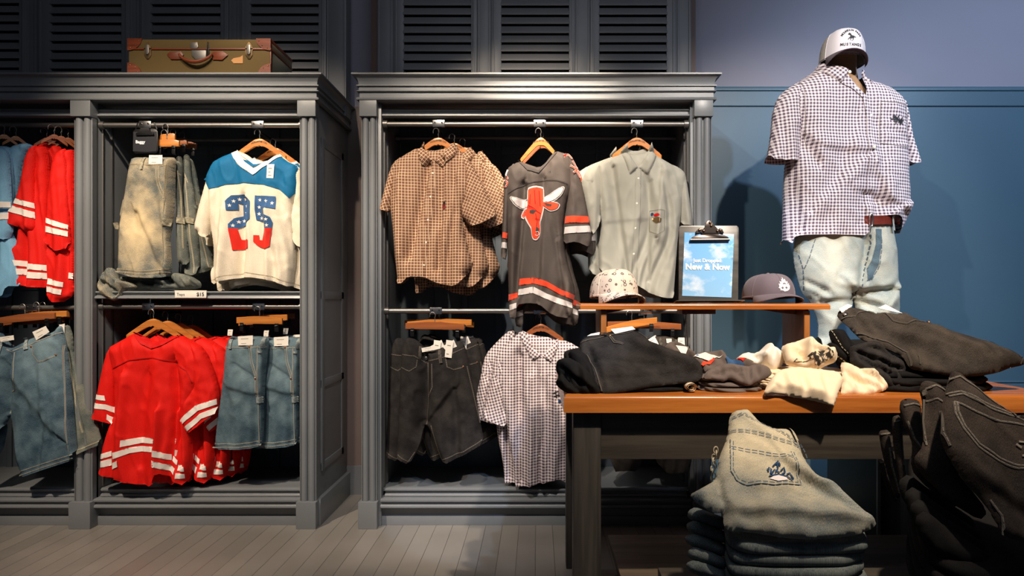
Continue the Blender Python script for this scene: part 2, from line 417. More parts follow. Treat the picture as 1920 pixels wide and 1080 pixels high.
def sheet(poly, g):
    v, f, _ = triang(poly, g); poly = np.asarray(poly)
    fa = np.array(f); c = v[fa].mean(1); ins = np.zeros(len(c), bool); n = len(poly)
    for i in range(n):
        a, b = poly[i], poly[(i+1) % n]; cond = ((a[1] > c[:, 1]) != (b[1] > c[:, 1]))
        with np.errstate(divide='ignore', invalid='ignore'): xi = (b[0]-a[0])*(c[:, 1]-a[1])/(b[1]-a[1])+a[0]
        ins ^= cond & (c[:, 0] < xi)
    f = [f[i] for i in np.where(ins)[0]]
    # keep counter-clockwise winding
    out = []
    for t in f:
        a, b, c = v[t[0]], v[t[1]], v[t[2]]
        cr = (b[0]-a[0])*(c[1]-a[1])-(b[1]-a[1])*(c[0]-a[0])
        out.append(t if cr > 0 else t[::-1])
    return v, out
class Cloth:
    """a garment panel: an outline in a plane, rounded front and back sheets, with creases"""
    def __init__(s, name, parent, plane, pts, mat, T=.04, R=.05, hem=(), n0=0, Tb=None, drape=(.006, .11, 3), wr=(.0025, .05, 5),
                 creases=(), g=.007, ch=1, uvrot=0, top=None, uvo=(0, 0), back=True):
        s.pl = plane; s.n0 = n0; s.T = T; s.R = R; s.mat = mat
        p = plane.uv(pts); fl = [i in hem for i in range(len(p))]
        if ch: 
            # chaikin: edge i -> keeps flag; corner segment takes flag only if both neighbours are hem
            for _ in range(ch):
                o = []; f = []; n = len(p)
                for i in range(n):
                    a, b = p[i], p[(i+1) % n]; k = .2
                    o += [a+(b-a)*k, b-(b-a)*k]; f += [fl[i], fl[i] or fl[(i+1) % n]]
                p, fl = np.array(o), f
        s.poly = p; s.fl = fl; s.lo = p.min(0); s.hi = p.max(0)
        s.drape = drape; s.wr = wr
        s.cr = [(plane.uv([a, b]), w_, am) for a, b, w_, am in creases]
        v, f = sheet(p, g); s.v = v
        n_f = s.nf(v); n_b = s.nb(v, Tb)
        W = plane.world(v[:, 0], v[:, 1], n_f)
        c, sn = math.cos(math.radians(uvrot)), math.sin(math.radians(uvrot))
        uv = np.stack([v[:, 0]*c-v[:, 1]*sn+uvo[0], v[:, 0]*sn+v[:, 1]*c+uvo[1]], 1)
        if back:
            same = np.abs(n_f-n_b) < 1e-5; idx = np.arange(len(v)); m2 = np.where(same, idx, -1); k = len(v); add = []
            for i in np.where(~same)[0]: m2[i] = k; k += 1; add.append(i)
            W = np.vstack([W, plane.world(v[add, 0], v[add, 1], n_b[add])]) if add else W
            uv = np.vstack([uv, uv[add]]) if add else uv
            fb = [(m2[t[2]], m2[t[1]], m2[t[0]]) for t in f]
            f = f+[t for t, q in zip(fb, f) if t != (q[2], q[1], q[0])]
        s.obj = mesh_obj(name, W, [tuple(int(i) for i in t) for t in f], mat, parent, uv)
    def dist(s, q):
        d = np.full(len(q), 9.); n = len(s.poly)
        for i in range(n):
            if not s.fl[i]: d = np.minimum(d, segdist(q, s.poly[i], s.poly[(i+1) % n]))
        return d
    def folds(s, q):
        a, lam, seed = s.drape; hh = (s.hi[1]-q[:, 1])/(s.hi[1]-s.lo[1]+1e-6)
        x = q[:, 0]/lam+.35*wob(q[:, 0]/.4, q[:, 1]/.9, seed)
        r = 1.5*a*(np.sin(2*PI*x+seed)+.3*np.sin(4*PI*x+2*seed+1))*(.2+.9*hh)+a*.6*np.sin(2*PI*2.3*x+seed*2)*hh
        wa, ws, sd = s.wr
        ws = ws*2.0; w1 = wob(q[:, 0]/ws+.3*wob(q[:, 0]/.15, q[:, 1]/.15, sd+9), q[:, 1]/(ws*2.2), sd)
        w2 = np.abs(wob((q[:, 0]+.5*q[:, 1])/(ws*1.3), (q[:, 1]-.5*q[:, 0])/(ws*2.6), sd+3)); r = r+wa*(w1*.8+1.3*np.exp(-(w2/.35)**2))
        for (ab, w_, am) in s.cr:                                 # lopsided creases: one flank steep, the other soft
            d = segdist(q, ab[0], ab[1]); t_ = ab[1]-ab[0]; sd_ = (q[:, 0]-ab[0][0])*t_[1]-(q[:, 1]-ab[0][1])*t_[0]
            ww = np.where(sd_*(1 if am > 0 else -1) > 0, w_*.5, w_*1.7); r = r+1.6*am*np.exp(-(d/ww)**2)
        return r
    def nf(s, q):
        d = s.dist(q); return s.n0+s.T*prof(d, s.R)+s.folds(q)*np.clip(d/.025, 0, 1)
    def nb(s, q, Tb=None):
        d = s.dist(q); return s.n0-(min(s.T, .02) if Tb is None else Tb)*prof(d, s.R)
    def decal(s, name, parent, pts, mat, eps=.003, g=.006, ch=0, thick=0, label=None, uvrot=0, uv=False, uvo=None):
        p = s.pl.uv(pts) if not uv else np.array(pts, float)
        for _ in range(ch):
            o = []
            for i in range(len(p)):
                a, b = p[i], p[(i+1) % len(p)]; o += [a+(b-a)*.22, b-(b-a)*.22]
            p = np.array(o)
        v, f = sheet(p, g); n = s.nf(v)+eps
        if thick:
            d = np.full(len(v), 9.)
            for i in range(len(p)): d = np.minimum(d, segdist(v, p[i], p[(i+1) % len(p)]))
            n = n-eps+thick*prof(d, thick*1.2)
        c, sn = math.cos(math.radians(uvrot)), math.sin(math.radians(uvrot)); uo = uvo or (0, 0)
        u2 = np.stack([v[:, 0]*c-v[:, 1]*sn+uo[0], v[:, 0]*sn+v[:, 1]*c+uo[1]], 1)
        o = mesh_obj(name, s.pl.world(v[:, 0], v[:, 1], n), f, mat, parent, u2)
        if label: o['label'] = label
        return o
    def ribbon(s, lines, mat, parent, w=.0035, eps=.0026, name='stitching', dash=0, step=.006):
        V = []; Fc = []
        for pts in lines:
            p = s.pl.uv(pts); q = []; 
            for i in range(len(p)-1):
                L = np.linalg.norm(p[i+1]-p[i]); k = max(1, int(L/step))
                for j in range(k): q.append(p[i]+(p[i+1]-p[i])*j/k)
            q.append(p[-1]); q = np.array(q)
            tg = np.gradient(q, axis=0); tg /= (np.linalg.norm(tg, axis=1)[:, None]+1e-9); nr = np.stack([-tg[:, 1], tg[:, 0]], 1)
            A = q+nr*w/2; B = q-nr*w/2
            wa = s.pl.world(A[:, 0], A[:, 1], s.nf(A)+eps); wb = s.pl.world(B[:, 0], B[:, 1], s.nf(B)+eps)
            b = len(V)
            for x, y in zip(wa, wb): V += [x, y]
            for i in range(len(q)-1):
                if dash and (i % (dash+1)) == dash: continue
                Fc.append((b+2*i, b+2*i+1, b+2*i+3, b+2*i+2))
        return mesh_obj(name, V, Fc, mat, parent, smooth=True)
    def dots(s, pts, mat, parent, r=.0055, name='button', label=None):
        for q in pts:
            p = s.pl.uv([q]); n = s.nf(p)[0]; c = s.pl.world(p[:, 0], p[:, 1], np.array([n+.002]))[0]
            V = []; Fc = []; ns = 10
            for rr, h in ((r, -.002), (r, .002), (r*.7, .0035), (0.01*r, .0028)):
                for k in range(ns):
                    a = 2*PI*k/ns; V.append(c+np.array(s.pl.U)*rr*math.cos(a)+np.array(s.pl.V)*rr*math.sin(a)+np.array(s.pl.N)*h)
            for i in range(3):
                for k in range(ns): Fc.append((i*ns+k, i*ns+(k+1) % ns, (i+1)*ns+(k+1) % ns, (i+1)*ns+k))
            mesh_obj(name, V, Fc, mat, parent)
    def text(s, txt, center, size, mat, parent, rot=0, eps=.0035, name='lettering', squeeze=1, bold=0):
        v, f = text_mesh(txt, size, bold); v = v*np.array([squeeze, 1]); c, sn = math.cos(rot), math.sin(rot)
        v = np.stack([v[:, 0]*c-v[:, 1]*sn, v[:, 0]*sn+v[:, 1]*c], 1)+s.pl.uv([center])[0]
        return mesh_obj(name, s.pl.world(v[:, 0], v[:, 1], s.nf(v)+eps), f, mat, parent)
def text_mesh(txt, size, bold=0, spacing=1.0):
    cu = bpy.data.curves.new('lettering', 'FONT'); cu.body = txt; cu.size = size; cu.align_x = 'CENTER'; cu.align_y = 'CENTER'
    cu.offset = bold; cu.space_character = spacing; cu.resolution_u = 3
    o = bpy.data.objects.new('lettering', cu); COL.objects.link(o); dg = bpy.context.evaluated_depsgraph_get()
    me = bpy.data.meshes.new_from_object(o.evaluated_get(dg)); v = np.array([(q.co.x, q.co.y) for q in me.vertices]); f = [tuple(p.vertices) for p in me.polygons]
    bpy.data.objects.remove(o); bpy.data.curves.remove(cu); bpy.data.meshes.remove(me)
    return v, f
def text_on(txt, size, origin, U, V, N, mat, parent, bold=0, name='lettering', squeeze=1, label=None):
    """flat lettering with a little body, on a flat face"""
    v, f = text_mesh(txt, size, bold); U, V, N = (np.array(Vector(x).normalized()) for x in (U, V, N)); O = np.array(origin)
    W = O+np.outer(v[:, 0]*squeeze, U)+np.outer(v[:, 1], V)+N*.0006
    return mesh_obj(name, W, f, mat, parent, smooth=False)
# ================================================================= SETTING
DW = 4.02
def plankfloor():
    mb = MB(); mb.box(-4.2, 4.6, -.6, DW+.1, -.06, 0); return struct('floor', mb, M['floor'])
plankfloor()
zr = ZZ(165, DW); zb = ZZ(201, DW)
mb = MB(); mb.box(-4.2, 4.6, DW, DW+.1, zb-.02, 3.9); struct('wall_back', mb, M['wall_hi'])
mb = MB(); mb.box(XX(1250, DW), 4.6, DW-.012, DW, .63, zb); struct('wall_back_panel', mb, M['wall_lo'])
mb = MB(); mb.box(-4.2, XX(1250, DW), DW-.012, DW+.1, 0, zb-.0); struct('wall_back_alcove', mb, M['wall_back'])
mb = MB()
mb.extrude_x([(DW-.012, zb), (DW-.012, zr+.0), (DW-.026, zr), (DW-.030, zr-.008), (DW-.030, zr-.020), (DW-.022, zr-.026), (DW-.022, zb+.004), (DW-.018, zb)], XX(1290, DW), 4.6)
struct('trim_1', mb, M['wall_trim'])
mb = MB(); z = .63; mb.extrude_x([(DW, .64), (DW-.022, .64), (DW-.024, .632), (DW-.016, .626), (DW, .62)], XX(1290, DW), 4.6)
struct('trim_2', mb, M['wall_trim'])
mb = MB(); z = .625
while z > .05:                                                     # horizontal boards of the wainscot
    z2_ = max(0, z-.135); mb.box(XX(1250, DW), 4.6, DW-.02, DW+.1, z2_+.004, z, .003); z -= .135
struct('wall_back_wainscot', mb, M['wall_lo'])
mb = MB(); mb.box(-4.3, -4.2, -.6, DW, 0, 3.9); struct('wall_left', mb, M['wall_back'])
mb = MB(); mb.box(4.6, 4.7, -.6, DW, 0, 3.9); struct('wall_right', mb, M['wall_lo'])
mb = MB(); mb.box(-4.3, 4.7, -.6, DW, 3.9, 4.0); struct('ceiling', mb, M['wall_back'])
mb = MB(); mb.box(XX(640, DW), XX(700, DW), DW-.03, DW-.012, 0, .16); struct('baseboard_back', mb, M['shutter'])

# ---------------------------------------------------------------- louvred shutters above the cabinets
def shutter(px0, px1, sx0, sx1, D=3.86, label='', first=0):
    """px0..px1 outer edge of the panel, sx0..sx1 slat opening"""
    t = thing('louvred_shutter', (XX((px0+px1)/2, D), D, 2.19), label, 'shutter', None)
    z0, z1 = 2.10, 3.05
    X0, X1, A0, A1 = XX(px0, D), XX(px1, D), XX(sx0, D), XX(sx1, D)
    mb = MB()
    mb.box(X0, A0, D, D+.04, z0, z1, .003); mb.box(A1, X1, D, D+.04, z0, z1, .003)
    mb.box(A0, A1, D, D+.04, z1-.06, z1, .003)
    for a in (X0+.012, X1-.020): mb.box(a, a+.008, D-.006, D+.01, z0, z1, .002)
    mb.build('frame', M['shutter'], t)
    sp = 17.25*D/F; z = ZZ(first, D); zs = z-10*sp
    proto = None
    mb = MB(); mb.extrude_x([(D-.004, 0), (D-.004, .0055), (D+.013, .0405), (D+.018, .0385), (D+.003, 0)], A0-.004, A1+.004)
    zz = ZZ(first, D)+sp*3; i = 0
    o = mb.build('slat', M['louvre'], t); 
    while zz > 2.12:
        c = o if i == 0 else o.copy()
        if i: COL.objects.link(c); c.parent = t
        c.location.z = zz; i += 1; zz -= sp
    mb = MB(); mb.box(A0, A1, D+.045, D+.055, z0, z1); mb.build('backing', M['blacksheet'], t)
    return t
M['backing'] = plain('dark_backing', (8, 9, 11), .7)
M['blacksheet2'] = M['blacksheet']
_bs = M['blacksheet']; M['blacksheet'] = M['backing']
shutter(-160, 49, -140, 35, label='leftmost louvred shutter, cut by the left edge of the view', first=6)
shutter(70, 243, 95, 227, label='louvred shutter left of the suitcase', first=8)
shutter(262, 428, 284, 413, label='louvred shutter directly behind the suitcase handle', first=8)
shutter(450, 611, 470, 597, label='louvred shutter behind the right end of the suitcase', first=8)
shutter(737, 894, 757, 883, label='left shutter of the three above the right cabinet', first=10)
shutter(921, 1078, 940, 1067, label='middle shutter of the three above the right cabinet', first=10)
shutter(1107, 1268, 1124, 1250, label='right shutter of the three above the right cabinet', first=10)
M['blacksheet'] = _bs
def posts(pairs, name, label, x0, x1, D=3.87):
    t = thing(name, (XX((x0+x1)/2, D), D, 2.12), label, 'window frame')
    for a, b in pairs:
        mb = MB(); A, B = XX(a, D), XX(b, D)
        mb.box(A, B, D, D+.10, 2.10, 3.1, .003); w_ = B-A
        if w_ > .04:
            mb.box(A+.006, A+.014, D-.006, D+.01, 2.10, 3.1, .002); mb.box(B-.014, B-.006, D-.006, D+.01, 2.10, 3.1, .002)
        mb.build('mullion', M['shutter'], t)
    return t
posts([(49, 70), (243, 262), (428, 450), (611, 649)], 'shutter_frame', 'dark grey frame holding the shutters above the left cabinet', 0, 649)
f2 = posts([(707, 737), (894, 921), (1078, 1107), (1268, 1296)], 'shutter_frame', 'dark grey frame holding the three shutters above the right cabinet', 707, 1296)
for a_, b_ in ((1296, 1305), (695, 707)):  # plain brown strip along each end of the shutter frame
    mb = MB(); mb.box(XX(a_, 3.87), XX(b_, 3.87), 3.88, DW, 2.1, 3.1); o = mb.build('brown_strip', M['brown'], f2); o['label'] = 'brown strip'

# ---------------------------------------------------------------- cabinets
DF = 3.41
def fluted(mb, x0, x1, z0, z1, D):
    w_ = x1-x0; pr = [(x0, D+.05)]; pr.append((x0, D+.004)); pr.append((x0+.004, D+.002))
    for c in (.27, .73):
        cx = x0+w_*c; r = w_*.20
        pr.append((cx-r, D+.010))
        for k in range(9):
            a = PI*k/8; pr.append((cx-r*math.cos(a), D+.010-.018*math.sin(a)))
        pr.append((cx+r, D+.010))
    pr += [(x1-.004, D+.002), (x1, D+.004), (x1, D+.05)]
    mb.extrude_z(pr, z0, z1)
def pilaster(t, a, b, D=DF, yc0=189, yc1=219, yp=940):
    x0, x1 = XX(a, D), XX(b, D)
    mb = MB(); fluted(mb, x0, x1, ZZ(yp, D), ZZ(yc1, D), D+.005); o = mb.build('pilaster', M['cab'], t)
    mb = MB(); mb.box(x0-.006, x1+.003, D-.014, D+.05, ZZ(yc1, D), ZZ(yc0, D)+.01, .003); mb.build('capital', M['cab'], o)
    mb = MB(); mb.box(x0-.010, x1+.006, D-.020, D+.06, 0, ZZ(yp, D), .003); mb.build('plinth_block', M['cab'], o)
def cornice_prof(D):
    """(y, z) from top back round the front"""
    p = []
    for k in range(9):                                            # cove of the crown
        a = k/8; p.append((D-.010-.026*(1-math.sin(a*PI/2)), 2.170-.040*(1-math.cos(a*PI/2))))
    return [(DW-.02, 2.178), (D-.038, 2.178), (D-.038, 2.171)]+p+[
        (D-.012, 2.128), (D-.018, 2.126), (D-.018, 2.121), (D-.009, 2.119), (D-.009, 2.102), (D-.016, 2.100), (D-.018, 2.096), (D-.006, 2.093),
        (D-.006, 2.070), (D-.014, 2.067), (D-.020, 2.062), (D-.018, 2.055), (D-.004, 2.053), (DW-.02, 2.053)]
def cabinet(label, xl, xr, side_l, side_r, bays, pil, cornl, cornr, bev_l, bev_r):
    t = thing('display_cabinet', ((xl+xr)/2, DF+.3, 0), label, 'cabinet')
    yb = 3.93
    # cornice with mitred returns
    cp = cornice_prof(DF); mb = MB()
    proj = [DF-y for y, z in cp]
    a = []; b = []
    for (y, z), pj in zip(cp, proj):
        pj = max(pj, 0) if y < DF else 0
        back = y > DF
        a.append(mb.bm.verts.new((xl-(pj if bev_l else 0), y if not back else DF+.02, z)))
        b.append(mb.bm.verts.new((xr+(pj if bev_r else 0), y if not back else DF+.02, z)))
    n = len(cp)
    for i in range(n-1): mb.bm.faces.new((a[i], a[i+1], b[i+1], b[i]))
    for side, ring, sx in ((bev_l, a, -1), (bev_r, b, 1)):
        if side:
            e = []
            X = xl if sx < 0 else xr
            for (y, z), pj, r in zip(cp, proj, ring):
                pj = max(pj, 0) if y < DF else 0
                e.append(mb.bm.verts.new((X+sx*pj, DW-.02, z)))
            for i in range(n-1):
                if sx > 0: mb.bm.faces.new((ring[i], ring[i+1], e[i+1], e[i]))
                else: mb.bm.faces.new((ring[i+1], ring[i], e[i], e[i+1]))
    mb.box(xl+.001, xr-.001, DF, DW-.03, 2.054, 2.177)
    mb.build('cornice', M['cab'], t, angle=25)
    for (a_, b_) in pil: pilaster(t, a_, b_)
    # carcass: outer sides, bay dividers, back, top
    for s in (side_l, side_r):
        if s is None: continue
        mb = MB(); x0, x1 = s; mb.box(x0, x1, DF+.03, DW-.02, 0, 2.05, .002); mb.build('side_panel', M['cab'], t)
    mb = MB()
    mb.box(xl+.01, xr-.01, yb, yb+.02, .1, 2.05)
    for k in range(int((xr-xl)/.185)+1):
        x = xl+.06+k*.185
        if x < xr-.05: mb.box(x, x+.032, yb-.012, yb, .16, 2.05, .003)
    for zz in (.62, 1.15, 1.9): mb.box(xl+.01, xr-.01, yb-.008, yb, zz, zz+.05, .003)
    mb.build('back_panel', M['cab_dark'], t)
    for (b0, b1) in bays:
        mb = MB()                                              # stepped base mouldings of the bay
        mb.box(b0, b1, DF+.085, yb, .155, .172)
        mb.extrude_x([(DF+.09, .176), (DF+.062, .176), (DF+.054, .171), (DF+.054, .165), (DF+.062, .160), (DF+.066, .158), (DF+.066, .150),
                      (DF+.056, .148), (DF+.052, .142), (DF+.052, .137), (DF+.058, .132), (DF+.09, .130)], b0+.012, b1-.008)
        mb.extrude_x([(DF+.09, .134), (DF+.022, .134), (DF+.012, .130), (DF+.012, .123), (DF+.020, .118), (DF+.026, .116), (DF+.026, .108),
                      (DF+.014, .106), (DF+.010, .100), (DF+.010, .094), (DF+.018, .089), (DF+.09, .087)], b0, b1)
        mb.box(b0, b1, DF+.055, DF+.085, .0, .09); mb.box(b0, b1, DF+.042, DF+.058, .0, .044, .002)
        mb.build('base_moulding', M['cab'], t)
        mb = MB()                                              # valance over the hanging rail
        z1 = ZZ(204, DF+.05); z0 = ZZ(219, DF+.05); h = z1-z0; D = DF+.05
        mb.extrude_x([(D+.03, z1), (D, z1), (D-.004, z1-h*.18), (D+.008, z1-h*.26), (D+.008, z1-h*.62), (D-.006, z1-h*.70), (D-.008, z1-h*.9), (D, z0), (D+.03, z0)], b0, b1)
        mb.build('valance', M['cab'], t)
        # slotted standards on the inner sides
        for x, sx in ((b0, 1), (b1, -1)):
            for q in (.085, .16):
                mb = MB(); mb.box(x, x+sx*.006, DF+q, DF+q+.014, .18, 1.98); mb.build('shelf_standard', M['metal'], t)
    return t
LX = [XX(137, DF), XX(171, DF), XX(561, DF), XX(592, DF)]
RX = [XX(677, DF), XX(706, DF), XX(1303, DF), XX(1335, DF)]
cabL = cabinet('tall grey-blue display cabinet on the left, with the suitcase on top', -3.55, LX[3], None, (LX[2]+.005, LX[3]-.006),
    [(-3.5, LX[0]+.006), (LX[1]+.0, LX[2]+.005)], [(137, 171), (561, 592)], 0, 0, False, True)
mb = MB(); mb.box(LX[0]+.004, LX[1], DF+.04, 3.93, 0, 2.05, .002); mb.build('divider', M['cab'], cabL)
mb = MB(); mb.box(LX[3]-.008, LX[3]+.002, DF+.10, DF+.14, .25, 1.9, .002); mb.box(LX[3]-.008, LX[3]-.001, DF+.46, DF+.50, .25, 1.9, .002)
for z in (.25, .66, 1.1, 1.86): mb.box(LX[3]-.008, LX[3]-.001, DF+.10, DF+.50, z, z+.04, .002)
mb.box(LX[3]-.008, LX[3]+.014, DF+.03, DW-.03, .0, .13, .004)
mb.build('side_frame', M['cab'], cabL)
cabR = cabinet('tall grey-blue display cabinet in the middle, under three shutters', RX[0], RX[3], (RX[0]+.004, RX[1]+.016), (RX[2]-.016, RX[3]-.004),
    [(RX[1]+.016, RX[2]-.016)], [(677, 706), (1303, 1335)], 0, 0, True, True)

# rails
def rail(label, x0, x1, y, z, r=.0125, mat='metal', flange=True, group=None):
    t = thing('hanging_rail', ((x0+x1)/2, y, z), label, 'rail', group)
    mb = MB(); mb.tube([(x0, y, z), (x1, y, z)], r, 14); mb.build('tube', M[mat], t)
    if flange:
        for x, s in ((x0, 1), (x1, -1)):
            mb = MB(); mb.tube([(x, y, z), (x+s*.022, y, z)], r*1.5, 14); mb.build('flange', M[mat], t)
    return t
def bracket(t, x, y, z, back, drop=.02, r=.0125):
    """clamp round the rail with an arm running back"""
    mb = MB(); mb.box(x-.030, x+.030, y-r-.005, y+r+.004, z-r-.004, z+r+.005, .003); o = mb.build('clamp', M['chrome'], t)
    for s in (-1, 1):
        mb = MB(); mb.tube([(x+s*.017, y-r-.009, z+.004), (x+s*.017, y-r-.004, z+.004)], .0035, 8); mb.build('screw', M['blackmetal'], o)
    if back: 
        mb = MB(); mb.tube([(x, y, z-.015), (x, y+.02, z-.03), (x, y+back, z-.035)], .006, 8); mb.build('arm', M['blackmetal'], o)
DR = 3.475; ZT = ZZ(233, DR); RB = 3.79
xa, xb = RX[1]+.018, RX[2]-.018
r1 = rail('steel hanging rail along the top front of the middle cabinet', xa, xb, DR, ZT)
for px in (823, 1012, 1194): bracket(r1, XX(px, DR), DR, ZT, .30)
rail('thin steel rail at the upper back of the middle cabinet', xa, xb, RB, ZZ(259, RB), .010)
r2 = rail('steel hanging rail halfway down the middle cabinet', xa, xb, DR+.03, ZZ(583, DR+.03))
for px in (818, 1012, 1211): bracket(r2, XX(px, DR+.03), DR+.03, ZZ(583, DR+.03), .28)
ya, yb_ = LX[1]+.004, LX[2]+.003
r3 = rail('steel hanging rail at the top of the left cabinet, holding the sign', ya, yb_, DR, ZZ(235, DR))
for px in (275, 485): bracket(r3, XX(px, DR), DR, ZZ(235, DR), .30)
r4 = rail('steel hanging rail above the red jersey in the left cabinet', ya, yb_, DR, ZZ(575, DR), mat='metal')
for px in (281, 487): bracket(r4, XX(px, DR), DR, ZZ(575, DR), .30)
rail('thin steel rail at the upper back of the left cabinet', ya, yb_, RB, ZZ(262, RB), .010)
r5 = rail('steel rail of the left bay, carrying red and pale blue jerseys', -3.4, LX[0], DR+.02, ZZ(235, DR+.02))
r6 = rail('steel rail of the left bay, above the denim shorts at the left edge', -3.4, LX[0], DR, ZZ(577, DR))
bracket(r6, XX(62, DR), DR, ZZ(577, DR), .25)

# shelf half way up in the left cabinet
sh = thing('shelf', (XX(374, DR), 3.65, ZZ(550, DR)), 'grey shelf with a price strip in the middle of the left cabinet', 'shelf')
zs = ZZ(546, 3.43)
mb = MB(); mb.box(ya, yb_, 3.455, 3.92, zs-.03, zs, .002); mb.build('board', M['cab'], sh)
mb = MB(); mb.extrude_x([(3.46, zs), (3.440, zs), (3.434, zs-.006), (3.440, zs-.012), (3.446, zs-.014), (3.446, zs-.020), (3.432, zs-.024), (3.428, zs-.034), (3.436, zs-.038), (3.46, zs-.038)], ya, yb_)
mb.build('nosing', M['cab'], sh)
c = thing('price_ticket', (XX(357, 3.42), 3.42, zs-.03), 'small white price ticket on the edge of the shelf below the denim shorts', 'ticket')
xc0, xc1 = XX(328, 3.42), XX(387, 3.42); zc1, zc0 = ZZ(546, 3.42), ZZ(558.5, 3.42)
mb = MB(); mb.box(xc0, xc1, 3.419, 3.423, zc0, zc1, .0008); mb.box(xc0-.001, xc1+.001, 3.4185, 3.4235, zc1-.001, zc1+.004); mb.build('card', M['white'], c)
text_on('Tops', .019, (XX(339, 3.42), 3.4185, (zc0+zc1)/2), (1, 0, 0), (0, 0, 1), (0, -1, 0), M['black'], c)
text_on('$15', .024, (XX(376, 3.42), 3.4185, (zc0+zc1)/2), (1, 0, 0), (0, 0, 1), (0, -1, 0), M['black'], c, bold=.0006)

# ---------------------------------------------------------------- table
TD = 2.19; TZ = .805; th = .055
tb = thing('display_table', (XX(1500, TD), 2.6, 0), 'wooden display table with orange-brown top on dark legs', 'table')
tx0, tx1 = XX(1057, TD), 1.64; tyb = 3.02
mb = MB(); 
r = bmesh.ops.create_cube(mb.bm, size=1)
for v in r['verts']: v.co = Vector(((tx0+tx1)/2+v.co.x*(tx1-tx0), (TD+tyb)/2+v.co.y*(tyb-TD), TZ-th/2+v.co.z*th))
top_e = [e for e in mb.bm.edges if all(v.co.z > TZ-.01 for v in e.verts)]
bmesh.ops.bevel(mb.bm, geom=top_e, offset=.018, segments=5, affect='EDGES', profile=.5)
mb.build('table_top', M['top'], tb)
def leg(x0, x1, y0, y1, z1=TZ-th):
    m_ = MB(); m_.box(x0, x1, y0, y1, 0, z1, .004); return m_.build('leg', M['dkwood'], tb)
lx = XX(1075, TD+.03)
leg(lx, lx+.087, TD+.03, TD+.115); leg(lx+.005, lx+.08, tyb-.13, tyb-.05)
leg(tx1-.12, tx1-.033, TD+.03, TD+.115); leg(tx1-.12, tx1-.033, tyb-.13, tyb-.05)
zA = ZZ(862, TD+.04)
for y in (TD+.045, tyb-.1):
    mb = MB(); mb.box(lx+.087, tx1-.12, y, y+.025, zA, TZ-th, .003); mb.build('apron', M['dkwoodx'], tb)
for x in (lx+.03, tx1-.09):
    mb = MB(); mb.box(x, x+.025, TD+.115, tyb-.13, zA, TZ-th, .003); mb.build('side_apron', M['dkwoodx'], tb)
mb = MB(); mb.box(XX(1140, 2.84), tx1-.05, 2.27, 2.84, .13, .158, .004); mb.build('lower_shelf', M['lowshelf'], tb)
mb = MB(); mb.box(lx+.08, tx1-.1, 2.5, 2.55, .07, .13, .003); mb.build('shelf_rail', M['dkwoodx'], tb)

# ---------------------------------------------------------------- riser bench on the table
RDp = 2.52; rz = ZZ(569, RDp)
rs = thing('riser_bench', (XX(1320, RDp), RDp+.12, TZ), 'small wooden bench standing on the table, carrying two caps and the clipboard', 'riser')
mb = MB(); X0, X1 = XX(1088, RDp), XX(1557, RDp); rb = RDp+.27
r = bmesh.ops.create_cube(mb.bm, size=1); rt = .021
for v in r['verts']: v.co = Vector(((X0+X1)/2+v.co.x*(X1-X0), (RDp+rb)/2+v.co.y*(rb-RDp), rz-rt/2+v.co.z*rt))
bmesh.ops.bevel(mb.bm, geom=[e for e in mb.bm.edges if all(v.co.z > rz-.005 for v in e.verts)], offset=.010, segments=5, affect='EDGES', profile=.5)
mb.build('board', M['top'], rs)
for a, b in ((1127, 1137), (1508, 1518)):
    x0, x1 = XX(a, RDp+.02), XX(b, RDp+.02)
    m_ = MB(); m_.box(x0, x1, RDp+.028, rb-.02, TZ, rz-rt, .002); o = m_.build('leg', M['redwood'], rs)
    m_ = MB(); m_.box(x0-.0005, x1+.0005, RDp+.018, RDp+.029, TZ, rz-rt-.006, .002); m_.build('edge_strip', M['topend'], o)
mb = MB()
xa_, xb2 = XX(1137, RDp+.1), XX(1508, RDp+.1)
mb.box(XX(1275, RDp+.1), XX(1337, RDp+.1), RDp+.06, RDp+.16, rz-rt-.018, rz-rt, .002); mb.build('cleat', M['redwood'], rs)
mb = MB()
mb.prism_y([(XX(1418, RDp+.1), rz-rt), (xb2, rz-rt), (xb2, rz-rt-.022), (XX(1470, RDp+.1), rz-rt-.016)], RDp+.1, RDp+.12); mb.build('bracket_rail', M['redwood'], rs); mb = MB()
mb.prism_y([(xa_, rz-rt), (XX(1180, RDp+.1), rz-rt), (xa_, rz-rt-.016)], RDp+.1, RDp+.12)
mb.build('bracket_rail', M['redwood'], rs)

# ---------------------------------------------------------------- clipboard sign with sheet and clip
CD = 2.57
cs = thing('clipboard_sign', (XX(1328, CD), CD, rz), 'clipboard sign with a blue sky sheet standing on the small bench', 'sign')
pl = Plane(1328, 566, CD, tilt=7)
def board(pts, name, mat, y, thick, parent, plane, bev=.002, ch=0):
    p = plane.uv(pts)
    if ch:
        for _ in range(ch):
            o = []
            for i in range(len(p)):
                a, b = p[i], p[(i+1) % len(p)]; L = np.linalg.norm(b-a); k = min(.3, .012/L); o += [a+(b-a)*k, b-(b-a)*k]
            p = np.array(o)
    n = len(p); m_ = MB(); bm = m_.bm
    F_ = [bm.verts.new(q) for q in plane.world(p[:, 0], p[:, 1], np.full(n, y+thick))]; B_ = [bm.verts.new(q) for q in plane.world(p[:, 0], p[:, 1], np.full(n, y))]
    for i in range(n): bm.faces.new((F_[i], B_[i], B_[(i+1) % n], F_[(i+1) % n]))
    ff = bm.faces.new(F_); bm.faces.new(B_[::-1])
    if bev: bmesh.ops.bevel(bm, geom=list(ff.edges), offset=bev, segments=2, affect='EDGES', profile=.5)
    return m_.build(name, mat, parent)
M['clipboard'] = wood('grey_board', lin((62, 60, 58)), lin((98, 96, 92)), .35, 'X', 1, .05)
